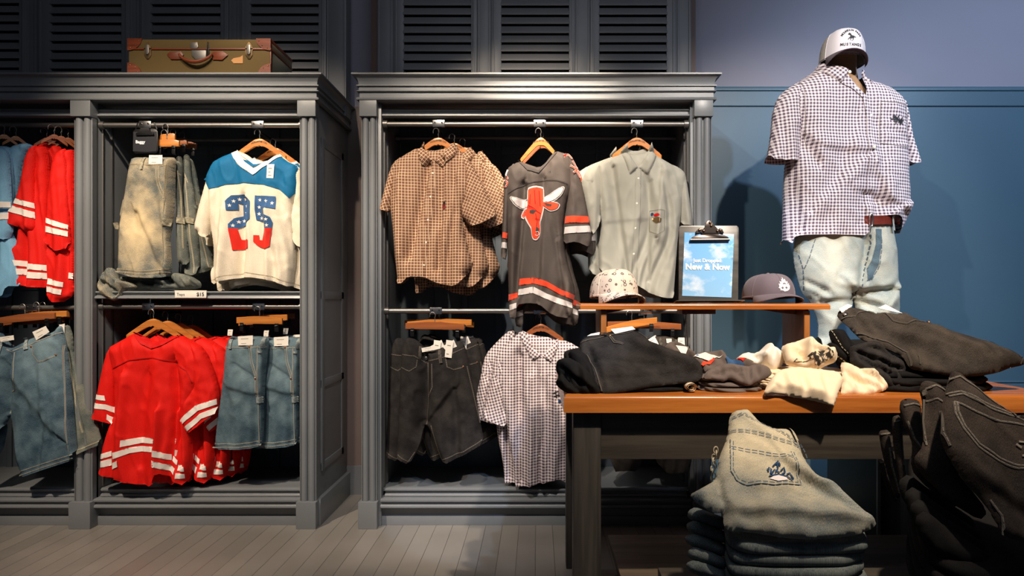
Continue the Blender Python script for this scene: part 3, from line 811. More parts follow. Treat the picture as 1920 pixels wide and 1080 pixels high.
board(zc([(125, 930), (128, 150), (150, 134), (742, 134), (764, 155), (758, 930)]), 'board', M['clipboard'], 0, .006, cs, pl, .0015)
# sheet with uv
p = pl.uv(zc([(160, 882), (186, 208), (712, 226), (685, 900)])); v_, f_ = sheet(p, .01)
mesh_obj('printed_sheet', pl.world(v_[:, 0], v_[:, 1], np.full(len(v_), .0075)), f_, M['skyprint'], cs, v_)
def ptext(txt, size, c, bold, sq=1):
    q = pl.uv([c])[0]; W = pl.world(np.array([q[0]]), np.array([q[1]]), np.array([.0085]))[0]
    return text_on(txt, size, W, pl.U+pl.V*-.012, pl.V, pl.N, M['bulbwhite'], cs, bold, squeeze=sq)
ptext('Just Dropped:', .0185, (1326, 489.5), .0006); ptext('New & Now', .031, (1325.5, 501.5), .0013)
# ornate lever clip: lobed plate, jaw
M['bronze'] = newmat('worn_bronze', (.35, .22, .17), .3, .9)[0]
clipm = newmat('aged_black_steel', (.045, .038, .036), .3, .85)[0]
ck = board(zc([(236, 297), (262, 262), (300, 244), (370, 238), (452, 234), (530, 236), (600, 240), (640, 258), (662, 290)]), 'clip', clipm, .0105, .006, cs, pl, .002)
mb = MB()
q = pl.uv(zc([(240, 292), (658, 288)])); W = pl.world(q[:, 0], q[:, 1], np.full(2, .016)); mb.tube([tuple(W[0]), tuple(W[1])], .0045, 8)
mb.build('clip_jaw', clipm, ck)
board(zc([(298, 232), (300, 205), (330, 170), (360, 168), (372, 190), (392, 160), (412, 150), (402, 110), (425, 86), (452, 84), (480, 110), (492, 140), (520, 155), (540, 190), (552, 166), (585, 178), (600, 215), (590, 225), (555, 205), (535, 240), (370, 240), (360, 205), (320, 215)]), 'clip_scroll', clipm, .008, .006, ck, pl, .0015)
for c_ in ((340, 187), (385, 195), (452, 108), (530, 195), (562, 190), (465, 140)):
    q = pl.uv(zc([c_])); W = pl.world(q[:, 0], q[:, 1], np.array([.015]))[0]; mb = MB(); mb.ball(tuple(W), .0052); mb.build('clip_rivet', M['bronze'], ck)
board(zc([(90, 938), (92, 945), (808, 942), (806, 932)]), 'foot', M['clipboard'], -.03, .06, cs, pl, 0)
# ================================================================= CLOTHES ON THE RAILS
def coat_hanger(apex, D, label, mat='hanger', slope=.85, half=.15, group=None, text=True, hook=.05, yaw=0, cat='hanger', thick=.034):
    x, z = XX(apex[0], D), ZZ(apex[1], D)
    t = thing('coat_hanger', (x, D, z), label, cat, group)
    mb = MB(); top = []; bot = []; n = 14
    for i in range(-n, n+1):
        u = i/n; a = abs(u); dz = -slope*half*(math.sqrt(a*a+.03)-.173)
        th_ = thick*(1-.35*a); top.append((u*half, dz)); bot.append((u*half, dz-th_))
    poly = top+bot[::-1]
    mb.prism_y([(x+a, z+b) for a, b in poly[::-1]], D-.008, D+.008, .004); mb.build('wooden_arch', M[mat], t)
    mb = MB(); pts = [(x, D, z-.005), (x, D, z+.012)]+[(x-.012+.014*math.cos(a), D, z+.028+.018*math.sin(a)) for a in [PI*(-.25+k*.125) for k in range(12)]]
    mb.tube(pts, .0019, 6); mb.build('hook', M['metal'], t)
    if text:
        v, f = text_mesh('HOLLISTER CO', .0115, .0003)
        W = np.stack([x+v[:, 0], np.full(len(v), D-.0088), z-.016+v[:, 1]-np.abs(v[:, 0])**1.6*2.0], 1)
        mesh_obj('lettering', W, f, M['black'], t, smooth=False)
    if yaw: t.rotation_euler.z = math.radians(yaw)
    return t
def bar_hanger(a, b, D, label, mat='hanger', group=None, h=.034, clips=(.12, .88), dy=0, text=False):
    """wooden trouser bar from pixel a to pixel b (lower edge), with two black clips and a hook"""
    A, B = P(a[0], a[1], D), P(b[0], b[1], D+dy); c = (A+B)/2
    t = thing('clip_hanger', (c.x, c.y, c.z+h/2), label, 'hanger', group)
    mb = MB(); bm = mb.bm; n = (B-A).normalized(); side = Vector((0, 0, 1)).cross(n).normalized()*-.006
    prof_ = [(A, 0), (B, 0), (B, h*.85), (c+n*.03, h*1.08), (c-n*.03, h*1.08), (A, h*.85)]
    f1 = [bm.verts.new(p+Vector((0, 0, q))+side) for p, q in prof_]; f2_ = [bm.verts.new(p+Vector((0, 0, q))-side) for p, q in prof_]
    for i in range(6): bm.faces.new((f1[i], f2_[i], f2_[(i+1) % 6], f1[(i+1) % 6]))
    a1 = bm.faces.new(f1); bm.faces.new(f2_[::-1]); bmesh.ops.bevel(bm, geom=list(a1.edges), offset=.003, segments=2, affect='EDGES', profile=.5)
    mb.build('wooden_bar', M[mat], t)
    for k in clips:
        p = A+(B-A)*k; mb = MB()
        mb.box(p.x-.009, p.x+.009, p.y-.010, p.y-.004, p.z-.036, p.z+.004, .001); mb.tube([(p.x-.007, p.y-.012, p.z-.008), (p.x+.007, p.y-.012, p.z-.008)], .003, 6)
        mb.tube([(p.x, p.y-.004, p.z-.004), (p.x, p.y-.004, p.z+h*.5)], .0015, 5); mb.build('clip', M['blackmetal'], t)
    p = c; mb = MB(); pts = [(p.x, p.y, p.z+h), (p.x, p.y, p.z+h+.02)]+[(p.x-.012+.014*math.cos(q), p.y, p.z+h+.034+.016*math.sin(q)) for q in [PI*(-.25+k*.125) for k in range(12)]]
    mb.tube(pts, .0018, 6); mb.build('hook', M['metal'], t)
    return t
def root(name, pts, D, label, cat, group=None):
    a = np.array(pts); px, py = (a[:, 0].min()+a[:, 0].max())/2, a[:, 1].min()
    return thing(name, tuple(P(px, py, D)), label, cat, group)
def pl_for(pts, D, yaw=0):
    a = np.array(pts); return Plane((a[:, 0].min()+a[:, 0].max())/2, a[:, 1].min(), D, 0, yaw)
def card(parent, plane, pts, n, name, mat, lines=0, surf=None, eps=.006):
    """white ticket; with small grey print"""
    p = plane.uv(pts)
    if surf is None:
        W = plane.world(p[:, 0], p[:, 1], np.full(len(p), n))
    else: W = plane.world(p[:, 0], p[:, 1], np.full(len(p), surf.nf(p).max()+eps))
    N = np.array(plane.N); V = np.vstack([W, W-N*.0012]); k = len(p); F_ = [tuple(range(k)), tuple(range(2*k-1, k-1, -1))]+[(i, i+k, (i+1) % k+k, (i+1) % k) for i in range(k)]
    o = mesh_obj(name, V, F_, mat, parent, smooth=False)
    if lines and k == 4:
        lv = []; lf = []
        for j in range(lines):
            a = .28+.5*j/max(1, lines-1) if lines > 1 else .4
            L0 = W[0]+(W[3]-W[0])*a; R0 = W[1]+(W[2]-W[1])*a; dn = (W[3]-W[0])*.05; x0, x1 = .2, (.55 if j % 2 else .7)
            q = [L0+(R0-L0)*x0, L0+(R0-L0)*x1, L0+(R0-L0)*x1+dn, L0+(R0-L0)*x0+dn]; b_ = len(lv); lv += [r_+N*.0004 for r_ in q]; lf.append((b_, b_+1, b_+2, b_+3))
        mesh_obj('printing', lv, lf, M['stitch_g'], o, smooth=False)
    return o

# ---- brown windowpane shirts -----------------------------------------------------------------
def camp_shirt(D, T, body, lsl, rsl, collar_l, collar_r, inner, placket, mat, label, cat, group, buttons, creases, hem, lrot, rrot, drape, inner_label=None, hemL=(), hemR=(), seam=None, lift=.012):
    R_ = root('short_sleeve_shirt', body, D, label, cat, group); pl_ = pl_for(body, D)
    inn = Cloth('back_collar', R_, pl_, inner, M[mat], T=.004, R=.02, n0=-.018, drape=(0, .1, 1), wr=(.001, .05, 2), back=False)
    b = Cloth('body', R_, pl_, body, M[mat], T=T, R=.055, hem=hem, drape=drape, creases=creases, wr=(.0025, .055, 5))
    if lsl: Cloth('sleeve', R_, pl_, lsl, M[mat], T=T*.7, R=.04, n0=.004, hem=hemL, uvrot=lrot, drape=(.004, .08, 2), wr=(.003, .05, 8))
    if rsl: Cloth('sleeve', R_, pl_, rsl, M[mat], T=T*.8, R=.04, n0=lift, hem=hemR, uvrot=rrot, drape=(.004, .08, 4), wr=(.003, .05, 9))
    for c_, r_ in ((collar_l, 38), (collar_r, -38)): b.decal('collar', R_, c_, M[mat], thick=.014, uvrot=r_, g=.005)
    if placket: b.decal('placket', R_, placket, M[mat], eps=.0045, uvo=(.004, 0))
    if buttons: b.dots(buttons, M['button'], R_, r=.0052)
    if inner_label: card(R_, pl_, inner_label, -.008, 'neck_label', M['white'], lines=2)
    return R_, b
body = z6([(232, 128), (300, 150), (400, 128), (425, 112), (470, 170), (515, 250), (505, 380), (462, 460), (470, 560), (500, 680), (520, 742), (478, 805), (430, 850), (350, 838), (265, 800), (190, 800), (160, 832), (128, 838), (112, 700), (102, 560), (88, 440), (92, 300), (100, 215), (160, 168)])
lsl = z6([(150, 172), (100, 212), (72, 290), (50, 380), (30, 452), (90, 468), (100, 400), (130, 280)])
rsl = z6([(455, 165), (505, 200), (560, 300), (650, 480), (580, 520), (505, 545), (455, 480), (462, 400), (480, 280)])
s1, b1 = camp_shirt(3.45, .052, body, lsl, rsl, z6([(272, 108), (232, 150), (258, 232), (275, 238), (318, 205), (292, 172), (270, 140)]), z6([(425, 110), (402, 118), (368, 165), (322, 205), (362, 243), (440, 170)]),
    z6([(262, 120), (330, 150), (410, 112), (395, 165), (330, 215), (280, 190)]), z6([(306, 212), (330, 212), (322, 380), (300, 560), (282, 700), (272, 802), (258, 800), (268, 640), (284, 480), (300, 330)]),
    'plaid', 'brown and cream windowpane check shirt hanging foremost at the left of the middle cabinet', 'shirt', 'brown check shirts in the middle cabinet',
    z6([(316, 272), (304, 392), (291, 510), (280, 625), (269, 742)]),
    [(z6([(300, 230)])[0], z6([(200, 700)])[0], .018, -.022), (z6([(372, 200)])[0], z6([(345, 760)])[0], .016, -.020), (z6([(450, 180)])[0], z6([(380, 500)])[0], .02, -.012), (z6([(140, 300)])[0], z6([(120, 780)])[0], .02, .012)],
    hem=(11, 12, 13, 14, 15, 16), lrot=-16, rrot=24, drape=(.008, .13, 1), inner_label=z6([(300, 178), (345, 178), (340, 198), (304, 198)]), hemL=(4,), hemR=(3, 4))
b1.decal('embroidery', s1, z6([(362, 436), (370, 424), (380, 432), (380, 448), (370, 458), (364, 448)]), plain('dark_red_thread', (120, 24, 24), .8))
b1.decal('embroidery', s1, z6([(366, 420), (380, 412), (376, 436), (368, 434)]), M['black'], eps=.0045)
for i, (dx, dy, dz, lab) in enumerate([(.075, .05, -.005, 'second brown windowpane check shirt, right behind the foremost one'), (.125, .10, -.01, 'third brown windowpane check shirt from the front, its sleeve showing further right'),
                                   (.055, .15, -.045, 'brown windowpane check shirt at the back of its row, its hem hanging lowest')]):
    rep(s1, (dx, dy, dz), lab, 0)
for i in range(3):
    pass
h1 = coat_hanger((822, 258), 3.455, 'orange-brown wooden hanger in the collar of the foremost brown check shirt', slope=.80, half=.12, group='wooden shirt hangers')
rep(h1, (.07, .05, -.012), 'wooden hanger of the second brown check shirt')
rep(h1, (.115, .10, -.02), 'wooden hanger of the third brown check shirt')

# ---- grey-green shirt ------------------------------------------------------------------------
body = z7([(262, 160), (300, 150), (350, 160), (415, 140), (470, 175), (540, 215), (592, 245), (600, 330), (570, 460), (556, 560), (545, 700), (534, 866), (480, 866), (425, 850), (340, 800), (260, 770), (165, 740), (162, 620), (175, 540), (170, 420), (120, 340), (80, 300), (95, 250), (160, 200)])
lsl = z7([(170, 195), (100, 240), (76, 300), (100, 420), (130, 560), (160, 520), (172, 480), (178, 380), (180, 260)])
rsl = z7([(520, 205), (560, 222), (590, 248), (606, 330), (626, 480), (622, 512), (565, 505), (556, 430), (545, 330), (535, 260)])
s2, b2 = camp_shirt(3.45, .055, body, lsl, rsl, z7([(300, 112), (270, 150), (310, 268), (352, 232), (325, 190), (306, 150)]), z7([(418, 108), (446, 170), (398, 268), (352, 232), (385, 185), (405, 145)]),
    z7([(290, 120), (350, 140), (420, 115), (400, 190), (355, 240), (310, 190)]), z7([(340, 238), (364, 238), (360, 420), (352, 600), (344, 800), (322, 795), (326, 600), (336, 420)]),
    'greyshirt', 'plain grey-green short-sleeve shirt hanging at the right of the middle cabinet', 'shirt', None,
    z7([(352, 286), (344, 408), (336, 528), (330, 652), (326, 775)]),
    [(z7([(470, 250)])[0], z7([(440, 560)])[0], .02, .016), (z7([(230, 230)])[0], z7([(300, 760)])[0], .022, -.018), (z7([(410, 300)])[0], z7([(400, 780)])[0], .02, -.016), (z7([(180, 490)])[0], z7([(400, 475)])[0], .022, .003), (z7([(160, 230)])[0], z7([(180, 480)])[0], .016, -.014)],
    hem=(11, 12, 13, 14, 15), lrot=-14, rrot=8, drape=(.009, .12, 5), inner_label=z7([(318, 172), (396, 172), (390, 198), (330, 198)]), hemL=(4, 5), hemR=(5,), lift=.004)
b2.ribbon([z7([(410, 440), (475, 440), (475, 540), (440, 560), (410, 540), (410, 440)])], M['stitch_g'], s2, w=.0015, name='pocket_seam')
for poly, mt in ((z7([(416, 452), (424, 450), (428, 458), (420, 468), (414, 462)]), 'navy'), (z7([(426, 460), (440, 455), (450, 462), (444, 470), (430, 470)]), 'redside'), (z7([(420, 476), (440, 474), (460, 484), (455, 500), (436, 505), (424, 492)]), 'brass')):
    b2.decal('embroidery', s2, poly, M[mt])
sb = rep(s2, (-.045, .06, -.0), 'grey-green shirt behind the plain grey-green one, peeking out at its left side')
h2 = coat_hanger((1194, 258), 3.455, 'wooden hanger in the collar of the grey-green shirt', slope=.85, half=.12, group='wooden shirt hangers')

# ---- charcoal bull jersey --------------------------------------------------------------------
def jersey(D, T, body, lsl, rsl, mat, label, group, hem, hemL, hemR, creases, drape, lift=.01, lrot=-20, rrot=20, name='mesh_jersey'):
    R_ = root(name, body, D, label, 'jersey', group); pl_ = pl_for(body, D)
    b = Cloth('body', R_, pl_, body, M[mat], T=T, R=.055, hem=hem, drape=drape, creases=creases)
    L = Cloth('sleeve', R_, pl_, lsl, M[mat], T=T*.7, R=.035, n0=.004, hem=hemL, uvrot=lrot, drape=(.003, .09, 2)) if lsl else None
    Rr = Cloth('sleeve', R_, pl_, rsl, M[mat], T=T*.75, R=.04, n0=lift, hem=hemR, uvrot=rrot, drape=(.004, .09, 3)) if rsl else None
    return R_, b, L, Rr
body = z6([(755, 200), (800, 215), (860, 235), (905, 200), (945, 145), (1010, 165), (1040, 220), (1050, 330), (1000, 420), (985, 560), (1000, 700), (1050, 870), (1035, 960), (1025, 1016), (930, 1000), (860, 940), (800, 935), (745, 945), (742, 1020), (705, 1010), (700, 800), (695, 600), (690, 400), (672, 330), (690, 240)])
lsl = z6([(735, 205), (700, 240), (678, 330), (672, 480), (665, 650), (660, 700), (692, 712), (700, 560), (705, 400), (720, 280)])
rsl = z6([(1000, 155), (1040, 190), (1072, 280), (1100, 400), (1122, 520), (1135, 610), (1120, 650), (1050, 620), (985, 632), (985, 540), (1005, 420), (1010, 300)])
s3, b3, L3, R3 = jersey(3.44, .05, body, lsl, rsl, 'charmesh', 'charcoal mesh jersey with an orange bull head, hanging in the centre of the middle cabinet', 'charcoal jerseys',
    hem=(12, 13, 14, 15, 16, 17, 18), hemL=(5,), hemR=(6, 7), creases=[(z6([(790, 330)])[0], z6([(745, 900)])[0], .014, -.02), (z6([(885, 300)])[0], z6([(850, 930)])[0], .018, -.014), (z6([(960, 620)])[0], z6([(1010, 980)])[0], .02, .016), (z6([(720, 500)])[0], z6([(720, 990)])[0], .02, .01)], drape=(.007, .13, 2))
for poly in (z6([(748, 200), (760, 196), (800, 232), (858, 256), (858, 270), (800, 255)]), z6([(945, 146), (952, 160), (905, 215), (858, 270), (856, 254), (890, 215)])): b3.decal('neck_band', s3, poly, M['charedge'], eps=.005)
b3.ribbon([z6([(700, 372), (790, 325), (880, 305), (950, 308), (1008, 326)])], M['charedge'], s3, w=.004, eps=.004, name='yoke_seam')
for pts, mt in (((702, 892, 750, 882, 750, 908, 702, 926), 'orange'), ((706, 946, 744, 934, 744, 962, 708, 974), 'lgrey'),
                ((760, 812, 832, 805, 832, 836, 757, 844), 'orange'), ((754, 866, 828, 852, 828, 884, 751, 896), 'lgrey'),
                ((836, 804, 900, 825, 975, 868, 1046, 896, 1040, 922, 968, 892, 895, 852, 834, 836), 'orange'), ((832, 852, 900, 888, 1030, 936, 1030, 962, 960, 940, 890, 912, 828, 884), 'lgrey')):
    b3.decal('hem_stripe', s3, z6([(pts[i], pts[i+1]) for i in range(0, len(pts), 2)]), M[mt], g=.007)
for S_, pp in ((R3, [((996, 490, 1115, 490, 1120, 524, 992, 526), 'orange'), ((992, 546, 1124, 538, 1128, 572, 988, 580), 'lgrey')]), (L3, [((672, 570, 696, 575, 695, 604, 669, 600), 'orange'), ((668, 622, 694, 625, 693, 655, 665, 652), 'lgrey')])):
    for pts, mt in pp: S_.decal('sleeve_stripe', s3, z6([(pts[i], pts[i+1]) for i in range(0, len(pts), 2)]), M[mt], eps=.004)
horn = [(715, 400), (722, 392), (745, 402), (780, 408), (800, 404), (803, 445), (770, 450), (740, 432)]
horn2 = [(880, 398), (915, 384), (945, 362), (975, 344), (986, 350), (972, 380), (940, 408), (905, 418), (880, 420)]
def grow(p, k):
    a = np.array(p, float); c = a.mean(0); d = a-c; return [tuple(x) for x in c+d*(1+k/np.linalg.norm(d, axis=1)[:, None])]
face = [(803, 356), (815, 350), (845, 344), (868, 345), (882, 350), (882, 420), (879, 455), (868, 494), (862, 520), (866, 560), (861, 590), (846, 608), (830, 604), (823, 585), (820, 548), (806, 524), (794, 500), (789, 476), (798, 452), (803, 420)]
ear1 = [(800, 455), (782, 462), (770, 490), (785, 498), (798, 480)]; ear2 = [(885, 412), (915, 420), (945, 425), (962, 432), (950, 455), (920, 462), (895, 448), (880, 435)]
for p in (face, ear1, ear2, horn, horn2): b3.decal('bull_outline', s3, z6(grow(p, 8)), M['lgrey'], eps=.004, ch=1)
for p in (horn, horn2, ear2): b3.decal('bull_outline', s3, z6(grow(p, 3.5)), M['charedge'], eps=.0048, ch=1)
for p, mt in ((face, 'orange'), (ear1, 'orange'), (ear2, 'orange'), (horn, 'lgrey'), (horn2, 'lgrey')): b3.decal('bull_head', s3, z6(p), M[mt], eps=.0058, ch=0 if p is face else 1)
for p in ([(812, 462), (838, 458), (844, 468), (830, 480), (812, 474)], [(845, 545), (860, 555), (858, 580), (842, 575)], [(838, 500), (862, 505), (860, 512), (840, 510)], [(884, 422), (925, 432), (920, 442), (895, 436)], [(800, 440), (850, 462), (848, 466), (802, 448)]):
    b3.decal('bull_marking', s3, z6(p), M['printred'] if p[0][0] in (838, 800) else M['charedge'], eps=.007)
for q in ([(804, 436), (830, 448), (848, 466), (870, 478)], [(842, 478), (850, 520), (846, 545)], [(815, 380), (812, 430)], [(860, 360), (866, 440)], [(836, 360), (840, 430)]): b3.ribbon([z6(q)], M['redside'], s3, w=.003, eps=.0075, name='bull_marking')
b3.ribbon([z6([(842, 572), (856, 570), (860, 584), (850, 592), (840, 586)])], M['lgrey'], s3, w=.003, eps=.0085, name='nose_ring')
b3.text('H', z6([(914, 265)])[0], .012, M['black'], s3)
for q in ([(985, 178), (1010, 172), (1030, 195)], [(1032, 205), (1048, 232), (1055, 262)], [(1020, 230), (1045, 245), (1070, 290)], [(1000, 168), (992, 190)], [(1036, 268), (1060, 250)]):
    R3.ribbon([z6(q)], M['lgrey'], s3, w=.009, eps=.006, name='shoulder_lettering'); R3.ribbon([z6(q)], M['orange'], s3, w=.005, eps=.0075, name='shoulder_lettering')
for q in ([(700, 250), (690, 275), (700, 300)], [(682, 300), (700, 320), (686, 340)]):
    L3.ribbon([z6(q)], M['lgrey'], s3, w=.009, eps=.006, name='shoulder_lettering'); L3.ribbon([z6(q)], M['orange'], s3, w=.005, eps=.0075, name='shoulder_lettering')
rep(s3, (.03, .055, -.035), 'charcoal mesh jersey behind the bull jersey, its hem hanging lower')
rep(s3, (.025, .11, -.045), 'rearmost charcoal jersey in the centre row')
coat_hanger((1014, 258), 3.455, 'wooden hanger of the charcoal bull jersey, with steep arms', slope=1.25, half=.10, group='wooden shirt hangers')
coat_hanger((1018, 264), 3.51, 'wooden hanger right behind that of the bull jersey', slope=1.2, half=.10, mat='hanger_dk', group='wooden shirt hangers', text=False)

# ---- gingham shirt below ---------------------------------------------------------------------
body = z8([(658, 122), (700, 140), (740, 150), (800, 160), (840, 165), (900, 200), (935, 240), (930, 420), (900, 520), (880, 640), (866, 705), (840, 715), (800, 690), (750, 705), (700, 715), (650, 726), (636, 726), (628, 640), (610, 560), (600, 470), (570, 380), (540, 300), (560, 220), (610, 165)])
lsl = z8([(640, 150), (585, 195), (555, 250), (535, 330), (508, 458), (560, 482), (600, 495), (612, 430), (620, 320)])
s4, b4 = camp_shirt(3.47, .05, body, lsl, None, z8([(660, 118), (655, 150), (700, 240), (735, 222), (700, 180), (680, 140)]), z8([(805, 150), (800, 190), (775, 246), (738, 222), (770, 190)]),
    z8([(665, 130), (740, 150), (805, 150), (790, 205), (738, 228), (700, 200)]), z8([(726, 228), (752, 228), (750, 450), (744, 702), (728, 706), (728, 450)]),
    'gingham', 'mauve and white gingham shirt hanging low between the black shorts and the table', 'shirt', 'hanging gingham shirts',
    z8([(736, 292), (734, 370), (732, 448), (730, 526), (728, 604)]),
    [(z8([(660, 220)])[0], z8([(655, 700)])[0], .02, -.018), (z8([(790, 300)])[0], z8([(785, 690)])[0], .022, .014), (z8([(700, 300)])[0], z8([(690, 700)])[0], .018, .012)],
    hem=(10, 11, 12, 13, 14, 15), lrot=-15, rrot=0, drape=(.008, .13, 4), inner_label=z8([(708, 168), (764, 168), (762, 190), (712, 192)]), hemL=(4, 5))
b4.ribbon([z8([(760, 290), (825, 290), (825, 425), (792, 440), (760, 425), (760, 290)])], M['stitch_g'], s4, w=.0016, name='pocket_seam')
for q in ([(782, 360), (800, 352), (818, 362)], [(784, 372), (800, 366), (820, 374)], [(790, 352), (796, 378)], [(806, 352), (812, 378)]): b4.ribbon([z8(q)], M['black'], s4, w=.005, eps=.004, name='embroidery')
b4.dots(z8([(806, 391)]), M['navy'], s4, r=.009, name='pin')
rep(s4, (-.055, .05, -.0), 'mauve gingham shirt behind the foremost hanging one, its sleeve showing at the left')
rep(s4, (-.03, .10, -.02), 'rearmost mauve gingham shirt of the row below the jerseys')
coat_hanger(z8([(735, 98)])[0], 3.475, 'reddish wooden hanger in the collar of the hanging gingham shirt', slope=.75, half=.11, mat='hanger_dk', group='wooden shirt hangers')

# ---- shorts ---------------------------------------------------------------------------------
def shorts(D, outline, mat, label, group, hem, creases=(), T=.045, drape=(.006, .16, 3), stitch='stitch_o', lines=(), loops=(), tags=(), buttons=(), rivets=(), band=None, yaw=0, wr=(.003, .05, 5), cat='shorts', name='denim_shorts', uvo=(0, 0), sw=.0022, hemT=None):
    R_ = root(name, outline, D, label, cat, group); pl_ = pl_for(outline, D, yaw)
    b = Cloth('body', R_, pl_, outline, M[mat], T=T, R=.05, hem=hem, drape=drape, creases=creases, wr=wr, uvo=uvo)
    wn = {'denim_mid': 'worn_blue', 'denim_mid2': 'worn_blue', 'denim_fade': 'worn_sand', 'denim_grey': 'worn_sand'}.get(mat, 'worn_black')
    for l in lines: b.ribbon([l], M[wn], R_, w=.0055, eps=.0018, name='seam'); b.ribbon([l], M[stitch], R_, w=.0014, dash=2, step=.0035)
    if band: b.decal('waistband', R_, band, M[mat], eps=.004)
    for l in loops: b.decal('belt_loop', R_, l, M[wn], eps=.007)
    for l in tags: card(R_, pl_, l, 0, 'paper_tag', M['white'], lines=2, surf=b, eps=.004)
    if buttons: b.dots(buttons, M['chrome'], R_, r=.0085)
    if rivets: b.dots(rivets, M['copper'], R_, r=.0045, name='rivet')
    return R_, b
# black shorts in the middle cabinet
o1 = z8([(215, 150), (250, 158), (300, 205), (360, 190), (420, 160), (440, 180), (460, 260), (480, 360), (500, 480), (515, 556), (440, 600), (355, 642), (330, 580), (300, 500), (282, 490), (270, 560), (228, 640), (175, 610), (180, 500), (185, 380), (190, 260), (195, 190)])
s5, b5 = shorts(3.46, o1, 'denim_black', 'washed black denim shorts hanging at the lower left of the middle cabinet', 'black denim shorts of the lower left row', hem=(9, 10, 14, 15, 16),
    creases=[(z8([(300, 230)])[0], z8([(290, 490)])[0], .02, -.02), (z8([(300, 480)])[0], z8([(400, 350)])[0], .02, -.008)],
    lines=[z8([(200, 215), (250, 220), (290, 248), (300, 250)]), z8([(298, 250), (300, 400), (292, 488)]), z8([(316, 250), (318, 340), (300, 380)]), z8([(195, 265), (230, 278), (256, 262), (260, 235)]), z8([(368, 225), (375, 262), (400, 272), (440, 262)]), z8([(310, 490), (350, 620)]), z8([(185, 600), (226, 625), (250, 590)]), z8([(352, 622), (440, 585), (508, 545)]), z8([(300, 240), (360, 225), (440, 190)]), z8([(450, 260), (500, 480)])],
    stitch='stitch_g', loops=[z8([(338, 198), (350, 196), (358, 246), (346, 248)]), z8([(266, 182), (276, 186), (274, 232), (264, 228)])],
    tags=[z8([(276, 190), (328, 181), (330, 196), (279, 206)]), z8([(372, 158), (400, 162), (392, 228), (366, 224)]), z8([(356, 184), (400, 158), (412, 184), (372, 202)])], buttons=z8([(291, 230)]), rivets=z8([(437, 261), (372, 224)]))
rep(s5, (-.07, .06, -.005), 'second washed black denim shorts, showing left of the foremost pair')
rep(s5, (.055, .10, .01), 'third washed black denim shorts, showing right of the foremost pair')
rep(s5, (.075, .14, .01), 'rearmost washed black denim shorts of the lower left row')
g_ = 'clip hangers of the black shorts'
bar_hanger(z8([(208, 118)])[0], z8([(438, 122)])[0], 3.465, 'wooden clip hanger on the foremost black shorts', group=g_, mat='hanger_dk')
bar_hanger(z8([(215, 112)])[0], z8([(466, 104)])[0], 3.52, 'wooden clip hanger behind that of the foremost black shorts, pointing further right', group=g_)
bar_hanger(z8([(205, 106)])[0], z8([(475, 112)])[0], 3.57, 'rearmost wooden clip hanger over the black shorts', group=g_)
# black shorts seen under the riser bench
o2 = [(1150, 640), (1200, 640), (1240, 628), (1285, 640), (1290, 700), (1298, 880), (1235, 885), (1215, 790), (1200, 880), (1140, 880), (1145, 740)]
s6_, b6 = shorts(3.47, o2, 'denim_black2', 'faded black denim shorts hanging behind the table under the bench', 'black shorts behind the table', hem=(5, 8),
    stitch='stitch_g', lines=[[(1155, 655), (1285, 655)]], loops=[[(1232, 632), (1238, 632), (1240, 655), (1234, 655)], [(1262, 630), (1268, 630), (1270, 658), (1264, 658)]],
    tags=[[(1212, 636), (1224, 629), (1232, 644), (1219, 649)], [(1268, 634), (1280, 634), (1281, 649), (1269, 649)], [(1246, 634), (1256, 634), (1256, 642), (1247, 642)]])
rep(s6_, (.02, .07, .0), 'second faded black shorts behind the table, right behind the first')
g_ = 'clip hangers behind the table'
bar_hanger((1137, 624), (1232, 606), 3.45, 'bright orange wooden clip hanger tilted up to the right, under the small bench', group=g_, mat='hanger')
bar_hanger((1139, 614), (1277, 618), 3.50, 'reddish wooden clip hanger lying level behind the tilted bright one', group=g_, mat='hanger_dk')
# mid-blue carpenter shorts, lower right of the left cabinet
k4 = z4
o3 = k4([(895, 145), (940, 150), (1000, 145), (1050, 150), (1045, 200), (1035, 300), (1030, 420), (1028, 520), (1024, 570), (980, 578), (838, 582), (848, 480), (862, 380), (874, 290), (880, 200)])
s7_, b7 = shorts(3.44, o3, 'denim_mid', 'mid-blue denim carpenter shorts hanging foremost at the lower right of the left cabinet', 'blue carpenter shorts', hem=(8, 9),
    creases=[(k4([(1030, 180)])[0], k4([(1020, 560)])[0], .012, .012), (k4([(900, 330)])[0], k4([(1000, 360)])[0], .03, .008), (k4([(930, 250)])[0], k4([(1000, 300)])[0], .012, -.004)],
    lines=[k4([(882, 188), (1045, 186)]), k4([(985, 182), (990, 240), (1010, 300), (1012, 375)]), k4([(992, 182), (998, 238), (1016, 298), (1019, 375)]), k4([(1016, 180), (1018, 560)]), k4([(842, 560), (940, 558), (1024, 550)]), k4([(840, 574), (940, 571), (1024, 564)])],
    loops=[k4([(908, 150), (920, 150), (920, 192), (908, 192)]), k4([(1030, 150), (1042, 150), (1042, 190), (1032, 190)]), k4([(1012, 378), (1034, 378), (1034, 402), (1012, 402)]), k4([(1018, 200), (1034, 200), (1034, 208), (1018, 208)])],
    tags=[k4([(942, 145), (1000, 141), (1000, 178), (944, 180)]), k4([(906, 118), (925, 118), (922, 142), (904, 142)])], rivets=k4([(1010, 306), (987, 184)]))
rep(s7_, (.145, .055, -.008), 'second mid-blue carpenter shorts, showing right of the foremost pair')
rep(s7_, (.215, .11, -.0), 'third mid-blue carpenter shorts, half hidden by the cabinet post')
rep(s7_, (.10, .16, -.04), 'rearmost mid-blue carpenter shorts, its hem hanging lowest')
g_ = 'clip hangers of the carpenter shorts'
bar_hanger(k4([(922, 96)])[0], k4([(1100, 100)])[0], 3.45, 'light wooden clip hanger over the foremost carpenter shorts', group=g_)
bar_hanger(k4([(930, 106)])[0], k4([(1120, 84)])[0], 3.50, 'second light wooden clip hanger over the carpenter shorts, tilted up to the right', group=g_)
